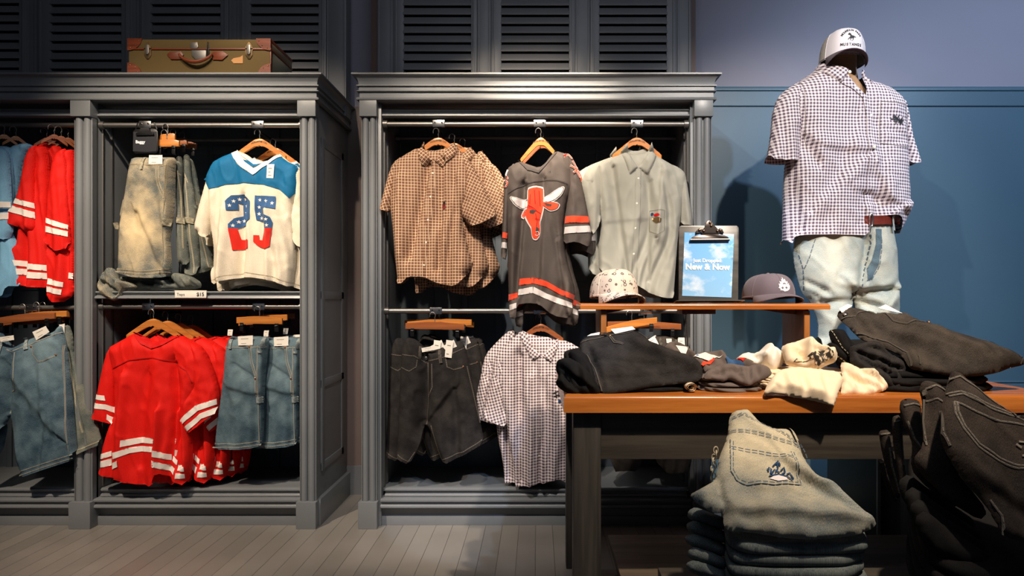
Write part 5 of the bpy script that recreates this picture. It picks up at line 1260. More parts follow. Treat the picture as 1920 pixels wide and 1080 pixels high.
bj1 = Cloth('body', ru, pj, o_, M['denim_black'], T=.022, R=.05, n0=.004, drape=(.003, .16, 2), wr=(.003, .07, 4), g=.008,
    creases=[(t4([(330, 520)])[0], t4([(900, 560)])[0], .02, -.008), (t4([(700, 420)])[0], t4([(1180, 600)])[0], .03, .012), (t4([(450, 680)])[0], t4([(1150, 620)])[0], .025, -.010), (t4([(320, 430)])[0], t4([(440, 760)])[0], .014, -.012)])
bj1.ribbon([t4([(248, 378), (430, 352), (560, 338), (700, 318), (800, 330)]), t4([(480, 345), (520, 395), (590, 415)]), t4([(470, 352), (512, 404), (580, 422)]), t4([(700, 290), (760, 340), (800, 385)]), t4([(300, 470), (360, 560), (420, 760)])], M['worn_black'], ru, w=.0042, step=.004)
for l in (t4([(400, 320), (418, 316), (462, 350), (444, 356)]), t4([(424, 316), (440, 312), (486, 346), (470, 350)])): bj1.decal('belt_loop', ru, l, M['denim_black'], eps=.008)
card(ru, pj, t4([(486, 304), (656, 281), (682, 304), (520, 340)]), 0, 'paper_tag', M['white'], surf=bj1, eps=.003)
card(ru, pj, t4([(300, 330), (330, 312), (402, 298), (398, 318)]), 0, 'paper_tag', M['white'], surf=bj1, eps=.001)
bj1.dots(t4([(480, 350)]), M['copper'], ru, r=.004, name='rivet')
# the jumble of folded legs at its left end
for i, (pp, D_, tl, lab) in enumerate([(t4([(60, 490), (150, 470), (250, 520), (330, 600), (420, 740), (400, 785), (200, 780), (100, 735), (45, 680), (75, 620), (50, 570)]), 2.23, 25, 'crumpled black denim leg bulging from the left end of the left pile'),
        (t4([(145, 425), (220, 402), (300, 450), (350, 560), (410, 740), (350, 760), (290, 680), (230, 600), (170, 520)]), 2.28, 20, 'black denim leg folded over at the upper left of the left pile')]):
    crumple(pp, D_, 'denim_deep', lab, 'jeans', tilt=tl, T=.03, seed=5+i, name='folded_jeans', wr=(.006, .045, 4), R=.03,
        creases=[(t4([(80, 560)])[0], t4([(340, 760)])[0], .010, -.014), (t4([(120, 620)])[0], t4([(260, 780)])[0], .009, -.012)])

# --- grey printed tees in the middle
g_ = 'folded grey tees'
X0, X1 = XX(1312, 2.25), XX(1446, 2.25)
for i in range(3):
    folded('folded_tee', ['lowest', 'middle', 'upper'][i]+' dark grey folded tee of the pile in the middle of the table front', 'tee', g_, X0+.006*i, X1-.008*i, 2.255+.014*i, 2.50, TZ+.0005+i*.014, TZ+.0005+i*.016, .014, .016, 'tee_grey', 31+i, lobes=1, amp=.006, jag=.6)
crumple(t4([(1235, 640), (1245, 590), (1330, 545), (1440, 520), (1560, 545), (1680, 530), (1760, 560), (1785, 600), (1740, 640), (1660, 665), (1600, 700), (1530, 672), (1440, 640), (1400, 660), (1350, 650), (1290, 640)]), 2.245, 'tee_grey', 'grey tee with wavy sleeve lying on top of the grey pile', 'tee', tilt=52, T=.016, seed=3, name='folded_tee', wr=(.004, .04, 8),
    creases=[(t4([(1300, 620)])[0], t4([(1500, 590)])[0], .012, -.01), (t4([(1600, 560)])[0], t4([(1600, 680)])[0], .01, -.01)])
rt_, bt = crumple(t4([(1120, 490), (1190, 440), (1300, 430), (1400, 432), (1440, 500), (1560, 515), (1700, 530), (1650, 550), (1500, 580), (1400, 560), (1250, 590), (1225, 545)]), 2.36, 'tee_grey', 'grey tee with a blue, orange and red print lying behind the grey pile', 'tee', tilt=55, T=.02, seed=9, name='graphic_tee')
for p, mt in ((t4([(1150, 492), (1200, 480), (1240, 462), (1280, 468), (1330, 490), (1380, 490), (1330, 505), (1200, 510)]), 'wcloth'), (t4([(1165, 496), (1185, 478), (1200, 496)]), 'starblue'), (t4([(1210, 545), (1240, 520), (1310, 500), (1318, 520), (1260, 545), (1225, 560)]), 'orange'),
        (t4([(1400, 520), (1440, 515), (1500, 550), (1560, 560), (1500, 575), (1420, 555)]), 'starblue'), (t4([(1480, 520), (1540, 512), (1570, 530), (1540, 552), (1500, 545)]), 'printred'), (t4([(1580, 520), (1650, 520), (1660, 530), (1580, 532)]), 'tee_cream')):
    bt.decal('print', rt_, p, M[mt], eps=.004)
rt2, bt2 = crumple(t4([(910, 405), (950, 355), (990, 340), (1060, 365), (1130, 415), (1180, 450), (1150, 490), (1080, 485), (1000, 440), (950, 425)]), 2.42, 'tee_grey', 'grey-brown tee heaped at the back, left of the printed one, with a white tag', 'tee', tilt=40, T=.022, seed=12, name='folded_tee',
    creases=[(t4([(980, 350)])[0], t4([(1110, 470)])[0], .008, -.010)])
card(rt2, bt2.pl, t4([(1000, 418), (1100, 432), (1080, 486), (1040, 478)]), 0, 'paper_tag', M['white'], surf=bt2, eps=.004)
# end of a rolled cream sleeve
rr = thing('rolled_sleeve', tuple(P(1297, 735, 2.24)), 'small rolled cream cuff poking out at the bottom of the grey pile', 'sleeve')
mb = MB(); c = P(1297, 736, 2.235); c.z = TZ+.017
pts = [(c.x+(.017-.009*k/40)*math.cos(k*.32)*1.1, c.y, c.z+(.015-.009*k/40)*math.sin(k*.32)) for k in range(41)]
for i in range(40):
    a, b = pts[i], pts[i+1]; bm = mb.bm
    v1, v2, v3, v4 = bm.verts.new(a), bm.verts.new(b), bm.verts.new((b[0], b[1]+.08, b[2])), bm.verts.new((a[0], a[1]+.08, a[2])); bm.faces.new((v1, v2, v3, v4))
mb.build('cuff', M['tee_cream'], rr)

# --- cream and white tees
X0, X1 = XX(1440, 2.24), XX(1655, 2.24)
for i in range(4):
    folded('folded_tee', ['lowest', 'second', 'third', 'topmost'][i]+' cream folded tee layer right of the grey pile, counted from the table up', 'tee', 'folded cream tees', X0+.01*i, X1-.012*i-.002*(i % 2), 2.285+.012*i, 2.50, TZ+.0005+i*.013, TZ+.0005+i*.015, .013, .015, 'tee_cream', 51+i, lobes=2, amp=.005, jag=.5)
crumple(t5([(0, 560), (130, 530), (300, 550), (470, 570), (510, 640), (480, 700), (450, 790), (430, 845), (400, 830), (230, 790), (100, 770), (0, 745), (-100, 760), (-120, 745), (-80, 650)]), 2.158, 'tee_cream', 'big cream tee flap hanging over the front edge of the table', 'tee', tilt=38, T=.014, seed=2, name='folded_tee', wr=(.003, .07, 5),
    creases=[(t5([(-60, 620)])[0], t5([(-90, 740)])[0], .010, .010), (t5([(0, 700)])[0], t5([(400, 790)])[0], .02, .008)])
crumple(t5([(480, 500), (540, 510), (640, 550), (740, 560), (800, 620), (860, 690), (830, 720), (760, 740), (740, 765), (600, 760), (480, 765), (500, 640)]), 2.23, 'tee_cream', 'cream tee with curled edge, between the hanging flap and the black jeans', 'tee', tilt=40, T=.02, seed=6, name='folded_tee', wr=(.006, .04, 3),
    creases=[(t5([(510, 580)])[0], t5([(760, 720)])[0], .012, -.014), (t5([(620, 560)])[0], t5([(820, 700)])[0], .010, -.012), (t5([(700, 610)])[0], t5([(830, 660)])[0], .008, .010)])
rp, bp = crumple(t5([(20, 390), (40, 365), (120, 345), (225, 310), (290, 350), (350, 400), (430, 400), (465, 450), (440, 500), (380, 520), (300, 560), (180, 545), (60, 520), (40, 470)]), 2.33, 'tee_cream', 'cream tee with a dark floral print, peaked behind the hanging flap', 'tee', tilt=35, T=.03, seed=8, name='graphic_tee', wr=(.005, .05, 3),
    creases=[(t5([(225, 315)])[0], t5([(195, 480)])[0], .012, .014), (t5([(160, 440)])[0], t5([(195, 490)])[0], .008, -.014), (t5([(300, 430)])[0], t5([(440, 420)])[0], .012, .014)])
m, t, b = newmat('dark_floral_print', (.1, .09, .08), .85); M['floral'] = m
t.links.new(ramp(t, noise(t, uvco(t), 70, 4), .50, lin((48, 42, 38)), .56, lin((236, 214, 180))), b.inputs['Base Color'])
bp.decal('print', rp, t5([(165, 500), (230, 480), (290, 455), (340, 440), (390, 460), (410, 490), (370, 510), (330, 520), (300, 550), (268, 545), (250, 515), (190, 515), (100, 520), (120, 500)]), M['floral'], eps=.004)
crumple(t4([(1480, 490), (1560, 430), (1660, 440), (1750, 352), (1830, 420), (1880, 470), (1860, 540), (1790, 600), (1740, 560), (1650, 530), (1550, 520)]), 2.40, 'tee_white', 'bright white tee peaked at the back of the table, left of the printed cream one', 'tee', tilt=30, T=.03, seed=14, name='folded_tee', wr=(.006, .05, 3),
    creases=[(t4([(1750, 356)])[0], t4([(1690, 520)])[0], .014, .014), (t4([(1600, 440)])[0], t4([(1700, 520)])[0], .010, -.012), (t4([(1800, 420)])[0], t4([(1780, 560)])[0], .012, .010)])
crumple(t4([(1860, 380), (1900, 368), (1940, 400), (1960, 450), (1930, 510), (1870, 520), (1850, 450)]), 2.42, 'tee_cream', 'small cream fold standing between the white and the printed tee', 'tee', tilt=30, T=.02, seed=15, name='folded_tee')
# --- right pile of black jeans
g_ = 'folded black denim in the right pile on the table'
RXa, RXb = XX(1640, 2.25), XX(1886, 2.25)
for i in range(5):
    zf = TZ+.0005+i*.021; zb = TZ+.0005+i*.030
    folded('folded_jeans', names[i]+' folded black denim of the right pile on the table, counted from the bottom', 'jeans', g_, RXa+.004*math.sin(i*2.7)-.005*i, RXb+.006*math.cos(i*2.3)+.003*i, 2.24+max(0, .021*i-.022)*1.1+.003*(i % 2), 2.62, zf, zb, .021, .030, 'denim_deep', 71+i, lobes=1, amp=.004, jag=.5)
o_ = t5([(446, 165), (460, 118), (500, 100), (600, 104), (700, 140), (760, 158), (880, 160), (940, 138), (990, 150), (1050, 205), (1200, 255), (1360, 290), (1500, 330), (1680, 395), (1800, 440), (1880, 490), (1916, 530), (1880, 545), (1800, 560), (1700, 600), (1560, 625), (1400, 628), (1200, 600), (1060, 575), (1010, 560), (960, 470), (860, 420), (700, 360), (620, 330), (540, 240)])
pj = Plane(1780, 708, 2.25, tilt=46)
ru = thing('folded_jeans', tuple(pj.O), 'large washed black jeans spread on top of the right pile, leg pointing right', 'jeans')
bb = Cloth('body', ru, pj, o_, M['denim_black2'], T=.026, R=.05, n0=.012, drape=(.003, .2, 2), wr=(.003, .08, 4), g=.009,
    creases=[(t5([(800, 200)])[0], t5([(1500, 480)])[0], .03, .012), (t5([(700, 260)])[0], t5([(1300, 560)])[0], .03, -.008), (t5([(560, 160)])[0], t5([(720, 330)])[0], .012, -.010), (t5([(1050, 380)])[0], t5([(1700, 560)])[0], .04, .010), (t5([(1000, 470)])[0], t5([(1030, 570)])[0], .012, .014)])
bb.ribbon([t5([(475, 190), (540, 190), (660, 150), (720, 165)]), t5([(745, 165), (860, 250), (960, 285), (1060, 280), (1140, 250)]), t5([(1200, 275), (1400, 330), (1700, 430), (1850, 510)]), t5([(560, 290), (700, 340), (850, 390), (980, 460), (1020, 560)]), t5([(1060, 500), (1080, 560)]), t5([(1880, 490), (1870, 545)])], M['worn_black'], ru, w=.0042, step=.004)
bb.dots(t5([(500, 172)]), M['chrome'], ru, r=.008); bb.dots(t5([(1130, 268)]), M['copper'], ru, r=.004, name='rivet')
card(ru, pj, t5([(740, 150), (800, 122), (930, 192), (880, 182)]), 0, 'paper_tag', M['white'], surf=bb, eps=.003)
card(ru, pj, t5([(450, 128), (520, 92), (556, 105), (474, 160)]), 0, 'paper_tag', M['white'], surf=bb, eps=.004)
for i, (pp, D_, tl, lab) in enumerate([(t5([(390, 250), (450, 235), (500, 240), (560, 330), (620, 380), (560, 470), (500, 470), (440, 400), (400, 310)]), 2.37, 20, 'dark indigo waistband sticking out below the top black jeans of the right pile'),
        (t5([(372, 365), (400, 342), (450, 360), (520, 440), (560, 500), (520, 530), (450, 470), (400, 410)]), 2.36, 20, 'lower dark waistband sticking out at the left of the right pile'),
        (t5([(550, 380), (600, 360), (680, 340), (760, 325), (850, 420), (960, 480), (1000, 560), (960, 640), (940, 740), (840, 700), (700, 600), (560, 520)]), 2.27, 20, 'bunched black denim leg at the left of the right pile, under the top jeans')]):
    crumple(pp, D_, 'denim_deep' if i < 2 else 'denim_black', lab, 'jeans', tilt=tl, T=.025, seed=25+i, name='folded_jeans', wr=(.005, .05, 4), R=.025,
        creases=[(t5([(600, 420)])[0], t5([(960, 560)])[0], .010, -.014), (t5([(640, 480)])[0], t5([(900, 620)])[0], .009, -.012), (t5([(700, 380)])[0], t5([(880, 460)])[0], .010, -.010)],
        lines=[[t5([(400, 260), (470, 400), (540, 470)])] , [t5([(380, 380), (450, 460), (520, 520)])], []][i] if i < 2 else (), stitch='stitch_w')

# ================================================================= CAPS
def cap(name, loc, yaw, label, crown, net, brim, R=.088, hgt=.115, tilt=0, brim_len=.072, droop=.018, button=None, front_h=1.0, roll=0, wid=.92, curve=.030, boxy=.62):
    t = thing(name, loc, label, 'cap'); t.rotation_euler = (math.radians(tilt), math.radians(roll), math.radians(yaw))
    bw = Vector(loc)
    def crown_pt(a, p, k=1.0):
        """a azimuth (front = -y at -90 deg), p from 0 brim to 1 top"""
        fr = max(0, -math.sin(a)); th_ = p*PI/2
        r = R*(math.cos(th_)**boxy)*(1+.02*math.cos(6*a))*k; h = hgt*(math.sin(th_)**.92)*(1+.10*fr*math.sin(th_*2)*front_h)
        x = r*wid*math.cos(a); y = r*1.10*math.sin(a)-(.012*fr*math.sin(2*th_))
        return (x, y, h)
    na, npp = 72, 16
    def patch(a0, a1, nm, mat):
        V = []; Fc = []; n = max(4, int(na*(a1-a0)/(2*PI)))
        for j in range(npp+1):
            for i in range(n+1): V.append(crown_pt(a0+(a1-a0)*i/n, j/npp))
        for j in range(npp):
            for i in range(n): Fc.append((j*(n+1)+i, j*(n+1)+i+1, (j+1)*(n+1)+i+1, (j+1)*(n+1)+i))
        V = [tuple(Vector(v)+bw) for v in V]
        return mesh_obj(nm, V, Fc, mat, t, [(v[0], v[2]) for v in V])
    patch(-PI+.45, -.45, 'front_panel', crown); o = patch(-.45, PI+.45, 'back_panel', net)
    # seams
    mb = MB()
    for a in (-PI/2, -.45, -PI+.45, PI/2, PI/2+1.05, PI/2-1.05):
        mb.tube([tuple(Vector(crown_pt(a, j/14, 1.003))+bw) for j in range(15)], .0012, 5); mb.build('seam', crown, t); mb = MB()
    mb.ball(tuple(Vector((0, -.004, hgt+.002))+bw), .0065, 1, .6); mb.build('top_button', button or brim, t)
    # brim: thick curved visor
    V = []; Fc = []; nb_, nl = 28, 10
    for s in (0, 1):
        for j in range(nl+1):
            q = j/nl
            for i in range(nb_+1):
                u = -1+2*i/nb_; a = -PI/2+u*1.08
                b0 = Vector(crown_pt(a, 0.0)); L = brim_len*(1-abs(u)**2.6)**.55 if abs(u) < 1 else 0
                d = Vector((b0.x*.35/R, -1, 0)).normalized()
                x = b0.x+d.x*L*q*.55; y = b0.y+d.y*L*q; z = .006-droop*q**1.4-curve*(abs(x)/(R*.95))**2*(.35+.65*q)+curve*.25
                V.append((x, y, z-(.0035 if s else 0)))
    m_ = (nl+1)*(nb_+1)
    for s in (0, 1):
        for j in range(nl):
            for i in range(nb_):
                a = s*m_+j*(nb_+1)+i; q = (a, a+1, a+nb_+2, a+nb_+1); Fc.append(q if s == 0 else q[::-1])
    for i in range(nb_): a = nl*(nb_+1)+i; Fc.append((a, a+1, a+1+m_, a+m_))
    V = [tuple(Vector(v)+bw) for v in V]; mesh_obj('brim', V, Fc, brim, t, [(v[0], v[1]) for v in V])
    # sweatband
    mb = MB(); mb.tube([tuple(Vector((crown_pt(a, 0)[0]*.985, crown_pt(a, 0)[1]*.985, .004))+bw) for a in [2*PI*k/40 for k in range(41)]], .003, 6, cap=False); mb.build('sweatband', brim, t)
    return t, crown_pt
def wrap(crown_pt, t, polys, cx_, s, z0, mat, name, loc, lift=.0012):
    """flat artwork (x, y in metres, y up) laid on the front of the crown"""
    base = Vector(loc)
    for p in polys:
        v, f = sheet(np.array(p, float), .004) if len(p) > 2 and not isinstance(p, tuple) else p
        W = []
        for x, y in v:
            a = -PI/2+(x*s+cx_)/R_cap; lo, hi = 0.0, 1.0; target = z0+y*s
            for _ in range(14):
                m_ = (lo+hi)/2
                if crown_pt(a, m_)[2] < target: lo = m_
                else: hi = m_
            q = Vector(crown_pt(a, lo)); nrm = Vector((q.x, q.y, q.z*.35)).normalized(); W.append(tuple(q+nrm*lift+base))
        mesh_obj(name, W, f, mat, t, smooth=False)
R_cap = .104
# leopard cap, left on the bench, brim to the right front
lc = (XX(1151, 2.70), 2.705, rz+.022)
cap('cap', lc, 14, 'cream cap with grey leopard print at the left end of the small bench', M['leopard'], M['leopard'], M['leopard'], R=.098, hgt=.102, droop=.016, brim_len=.085, curve=.034, tilt=-4)
gc = (XX(1441, 2.71), 2.715, rz+.018)
tg, cpg = cap('cap', gc, 6, 'dark mauve-grey cap with a white flame emblem at the right end of the small bench', M['capgrey'], M['capgrey'], M['capgrey'], R=.104, hgt=.092, droop=.012, brim_len=.075, curve=.026, front_h=.4, tilt=-3)
fl = [(0, -1), (.5, -.9), (.8, -.7), (.9, -.5), (1.0, -.1), (.8, -.25), (.9, .2), (.65, .0), (.7, .5), (.4, .3), (.35, .8), (.1, .55), (0, 1.05), (-.2, .6), (-.35, .75), (-.4, .3), (-.75, .45), (-.65, .0), (-.95, .1), (-.85, -.3), (-1, -.5), (-.7, -.6), (-.7, -.85), (-.3, -.85)]
wrap(cpg, tg, [fl], .014, .0265, .046, M['bulbwhite'], 'flame_emblem', gc)
for p in ([(-.35, .05), (0, .25), (.3, .1), (.35, -.05), (.1, .05), (-.1, .0)], [(-.55, -.5), (-.35, -.3), (-.15, -.5), (-.35, -.7)], [(.05, -.45), (.3, -.3), (.5, -.5), (.3, -.65)], [(.55, .1), (.65, .2), (.6, -.1)]):
    wrap(cpg, tg, [p], .014, .0265, .046, M['capgrey'], 'emblem_cutout', gc, lift=.002)
# ================================================================= MANNEQUIN
DM = 3.3
base = P(1600, 700, DM)
mn = thing('mannequin', (XX(1640, DM), DM, .0), 'mannequin torso with a tan neck, dressed in gingham shirt and pale jeans, behind the table', 'mannequin')
def loft(mb, rings, seg=28):
    R_ = []
    for (x, y, z, rx, ry) in rings: R_.append([mb.bm.verts.new((x+rx*math.cos(2*PI*k/seg), y+ry*math.sin(2*PI*k/seg), z)) for k in range(seg)])
    for i in range(len(R_)-1):
        for k in range(seg): mb.bm.faces.new((R_[i][k], R_[i][(k+1) % seg], R_[i+1][(k+1) % seg], R_[i+1][k]))
    mb.bm.faces.new(R_[0][::-1]); mb.bm.faces.new(R_[-1]); return mb
def xz(px, py, d=0): return XX(px, DM+d), ZZ(py, DM+d)
mb = MB(); rg = []
for px, py, w_, d_ in ((1598, 500, .13, .05), (1598, 400, .14, .06), (1597, 300, .15, .06), (1594, 230, .16, .06), (1592, 195, .15, .06), (1590, 178, .11, .06), (1588, 162, .078, .066), (1586, 150, .062, .060), (1584, 130, .058, .060), (1583, 108, .060, .064), (1583, 92, .062, .066)):
    x, z = xz(px, py); rg.append((x, DM+.02, z, w_, d_))
loft(mb, rg).build('torso', M['skin'], mn)
mb = MB(); px_ = XX(1668, DM); mb.tube([(px_, DM+.02, .80), (px_, DM+.02, 1.1)], .018, 12); mb.build('stand_pole', M['metal'], mn)
# plinth behind the table
pt = thing('display_plinth', (2.0, 3.3, 0), 'black plinth behind the right part of the table', 'plinth')
mb = MB(); mb.box(XX(1646, 3.08), XX(1646, 3.08)+.42, 3.08, 3.62, 0, .80, .004); mb.build('body', plain('black_laminate', (16, 16, 18), .5), pt)
mb = MB(); mb.box(XX(1646, 3.08)-.002, XX(1646, 3.08)+.01, 3.075, 3.09, 0, .80, .001); mb.build('edge_trim', M['shutter'], pt)
# shirt
body = m1([(335, 250), (350, 222), (400, 300), (470, 360), (515, 400), (530, 360), (520, 300), (545, 280), (600, 300), (680, 325), (735, 370), (758, 420), (765, 520), (765, 640), (768, 760), (775, 860), (775, 920), (750, 980), (720, 1030), (705, 1000), (700, 960), (660, 945), (560, 950), (538, 955), (534, 1040), (420, 1036), (300, 1034), (215, 1036), (200, 1075), (190, 1060), (190, 1010), (192, 860), (198, 720), (215, 600), (180, 480), (150, 400), (180, 350), (250, 305)])
ms = thing('short_sleeve_shirt', tuple(P(1595, 130, DM)), 'mauve and white gingham shirt worn open-necked by the mannequin', 'shirt', None)
pm = Plane(1595, 130, DM, yaw=4)
bm_ = Cloth('body', ms, pm, body, M['ginghamb'], T=.12, R=.13, n0=-.04, Tb=.10, hem=(1, 2, 3, 4, 5, 6, 18, 19, 20, 21, 22, 23, 24, 25, 26, 27, 28), drape=(.006, .22, 3), wr=(.003, .09, 6), g=.010,
    creases=[(m1([(260, 590)])[0], m1([(310, 700)])[0], .02, -.018), (m1([(500, 700)])[0], m1([(300, 900)])[0], .035, .014), (m1([(330, 620)])[0], m1([(520, 640)])[0], .03, .010), (m1([(540, 850)])[0], m1([(700, 920)])[0], .025, -.014), (m1([(560, 700)])[0], m1([(640, 900)])[0], .03, .012), (m1([(480, 500)])[0], m1([(380, 820)])[0], .03, -.008), (m1([(760, 880)])[0], m1([(650, 930)])[0], .02, .016), (m1([(205, 700)])[0], m1([(240, 1010)])[0], .02, -.02)])
sl = m1([(245, 310), (180, 350), (140, 400), (120, 450), (112, 560), (91, 684), (150, 688), (236, 690), (245, 620), (250, 540), (250, 420)])
Cloth('sleeve', ms, pm, sl, M['ginghamb'], T=.055, R=.06, n0=.015, Tb=.08, hem=(5, 6), uvrot=-5, drape=(.004, .12, 3), wr=(.002, .08, 6), g=.010, creases=[(m1([(240, 560)])[0], m1([(236, 690)])[0], .02, -.012)])
sl = m1([(735, 370), (760, 400), (775, 470), (790, 560), (815, 640), (829, 688), (790, 695), (764, 690), (752, 600), (745, 480)])
Cloth('sleeve', ms, pm, sl, M['ginghamb'], T=.04, R=.045, n0=-.02, Tb=.07, hem=(5, 6), uvrot=12, drape=(.003, .12, 3), wr=(.002, .08, 6), g=.010)
bm_.decal('collar', ms, m1([(346, 220), (334, 262), (345, 290), (404, 342), (432, 298), (440, 276), (385, 245)]), M['ginghamb'], thick=.018, uvrot=50, g=.007)
bm_.decal('collar', ms, m1([(524, 262), (545, 276), (572, 332), (540, 318), (512, 286)]), M['ginghamb'], thick=.018, uvrot=-40, g=.007)
bm_.decal('placket', ms, m1([(404, 342), (430, 300), (470, 350), (515, 400), (540, 470), (540, 950), (518, 950), (520, 500), (500, 410), (455, 370)]), M['ginghamb'], eps=.005)
bm_.ribbon([m1([(585, 425), (725, 432), (728, 630), (660, 628), (583, 615), (585, 425)]), m1([(250, 310), (238, 420), (250, 560), (265, 640)]), m1([(735, 375), (748, 480), (755, 620)])], M['stitch_g'], ms, w=.002, name='seam')
bm_.dots(m1([(442, 290), (470, 366), (541, 490), (544, 640)]), M['button'], ms, r=.008)
for q in ([(640, 490), (655, 500), (648, 520), (662, 512), (668, 490)], [(665, 520), (690, 500), (680, 525), (665, 520)], [(630, 505), (700, 510)], [(645, 485), (690, 530)], [(672, 488), (650, 530)], [(694, 492), (672, 532)]): bm_.ribbon([m1(q)], M['capdark'] if 0 else M['black'], ms, w=.0045, eps=.005, name='embroidery')
# jeans
body = m3([(235, 150), (400, 110), (690, 110), (780, 115), (905, 130), (925, 240), (945, 340), (952, 500), (955, 650), (960, 780), (962, 900), (965, 1200), (1000, 1500), (800, 1500), (730, 1200), (690, 900), (655, 790), (640, 680), (625, 740), (600, 790), (560, 860), (500, 920), (480, 1010), (420, 1100), (380, 1160), (330, 1150), (380, 1000), (385, 860), (330, 720), (265, 660), (235, 560), (208, 440), (200, 330)])
mj = thing('jeans', tuple(P(1595, 410, DM)), 'pale washed blue baggy jeans worn by the mannequin', 'jeans')
pj_ = Plane(1595, 410, DM)
bJ = Cloth('body', mj, pj_, body, M['denim_light'], T=.10, R=.12, n0=-.03, Tb=.09, drape=(.004, .2, 3), wr=(.004, .07, 7), g=.010, hem=(0, 1, 2, 3, 12, 24, 25),
    creases=[(m3([(690, 280)])[0], m3([(630, 680)])[0], .016, -.02), (m3([(640, 640)])[0], m3([(870, 620)])[0], .018, -.025), (m3([(650, 700)])[0], m3([(760, 740)])[0], .016, -.02), (m3([(960, 560)])[0], m3([(760, 790)])[0], .02, .018), (m3([(260, 560)])[0], m3([(400, 640)])[0], .014, -.012), (m3([(240, 620)])[0], m3([(380, 700)])[0], .014, -.012), (m3([(520, 560)])[0], m3([(640, 640)])[0], .02, .012), (m3([(330, 720)])[0], m3([(600, 700)])[0], .02, -.010)])
bJ.ribbon([m3([(305, 270), (280, 360), (245, 480)]), m3([(690, 200), (700, 300), (665, 480), (650, 560), (640, 680)]), m3([(765, 200), (768, 350), (745, 480), (700, 560), (665, 565)]), m3([(690, 185), (900, 178)]), m3([(215, 380), (240, 480), (262, 640)])], M['stitch_b'], mj, w=.003, dash=3, step=.006)
bJ.decal('belt_loop', mj, m3([(844, 100), (866, 100), (882, 208), (860, 208)]), M['denim_light'], eps=.020)
bJ.decal('fly_fading', mj, m3([(725, 200), (770, 200), (765, 320), (740, 470), (700, 555), (668, 560), (672, 480), (705, 400), (728, 300)]), M['denim_mid'], eps=.003)
# belt
be = thing('belt', tuple(P(1640, 415, DM)), 'brown leather belt with a steel buckle at the mannequin waist', 'belt')
o = bJ.decal('strap', be, m3([(640, 112), (700, 108), (850, 106), (925, 118), (930, 160), (850, 168), (700, 172), (640, 170)]), M['belt'], eps=.012)
mb = MB(); q = bJ.pl.uv(m3([(684, 140)])); nn = bJ.nf(q)[0]+.018; pts = []
for k in range(17):
    a = 2*PI*k/16; W = bJ.pl.world(np.array([q[0][0]+.009*math.cos(a)*.8]), np.array([q[0][1]+.028*math.sin(a)]), np.array([nn]))[0]; pts.append(tuple(W))
mb.tube(pts, .0035, 8, cap=False); mb.build('buckle', M['chrome'], be)
# trucker cap on the neck, seen from below
mc = (XX(1580, DM), DM+.01, ZZ(117, DM)-.005)
tm, cpm = cap('cap', mc, -8, 'white-fronted trucker cap with a running horse, on top of the mannequin', M['capwhite'], M['capnet'], M['capdark'], R=.108, hgt=.135, droop=.020, brim_len=.072, curve=.045, tilt=-4, button=M['black'], roll=3, boxy=.42)
R_cap = .108
horse = [(-1.0, .62), (-.78, .95), (-.62, 1.12), (-.5, 1.02), (-.30, .98), (-.12, .72), (-.02, .48), (.2, .34), (.5, .30), (.7, .22), (.95, .05), (1.15, .0), (1.2, -.16), (.95, -.22), (.75, -.02), (.72, -.22), (.55, -.42), (.50, -.72), (.30, -.95), (.05, -1.12), (.0, -1.05), (.28, -.80), (.36, -.55), (.22, -.40), (-.05, -.42), (-.28, -.60), (-.20, -.80), (-.02, -.88), (-.10, -.95), (-.38, -.82), (-.46, -.56), (-.60, -.42), (-.78, -.58), (-.86, -.85), (-.98, -.80), (-.95, -.50), (-.72, -.25), (-.50, -.12), (-.45, .18), (-.48, .45), (-.62, .52), (-.85, .45)]
wrap(cpm, tm, [horse], .008, .0185, .078, M['black'], 'horse_emblem', mc)
def cap_text(txt, size, z0, arc=0):
    n = len(txt)
    for i, ch in enumerate(txt):
        if ch == ' ': continue
        v, f = text_mesh(ch, size, .0006)
        u = (i-(n-1)/2)
        if arc: a = u*.165; c, s = math.cos(-a), math.sin(-a); ox, oy = arc*math.sin(a), arc*(math.cos(a)-1)
        else: c, s = 1, 0; ox, oy = u*size*.80, 0
        v = np.stack([v[:, 0]*c-v[:, 1]*s+ox, v[:, 0]*s+v[:, 1]*c+oy], 1)
        wrap(cpm, tm, [(v, f)], .008, 1.0, z0, M['black'], 'cap_lettering', mc)
cap_text('MOUNTAIN PASS', .0150, .113, arc=.056); cap_text('MUSTANGS', .0165, .042)
# ================================================================= FOREGROUND STACKS
bs = thing('low_bench', (1.1, 1.8, 0), 'low dark wooden bench in front of the table, carrying the two foreground stacks', 'bench')
mb = MB(); mb.box(.36, 1.7, 1.42, 2.12, .26, .30, .005); mb.build('seat_board', M['dkwoodx'], bs)
for x in (.40, 1.6):
    for y in (1.46, 2.02): mb = MB(); mb.box(x, x+.06, y, y+.06, 0, .26, .003); mb.build('leg', M['dkwood'], bs)
g_ = 'folded grey-green jeans of the foreground stack'
fx0, fx1 = XX(1352, 1.62), XX(1648, 1.62)
nl = 9; zs0 = .3005; dzf = .0275; dzb = .045
ordn = ['lowest', 'second', 'third', 'fourth', 'fifth', 'sixth', 'seventh', 'eighth', 'ninth']
for i in range(nl):
    folded('folded_jeans', ordn[i]+' folded grey-green jeans of the foreground stack, from the bottom', 'jeans', g_, fx0+.004*math.sin(i*1.9), fx1+.006*math.cos(i*2.4), 1.60+.003*(i % 2), 2.0, zs0+i*dzf, zs0+i*dzb, dzf, dzb, 'denim_stack', 91+i, lobes=1, amp=.0035, rnd=5, taper=.55)
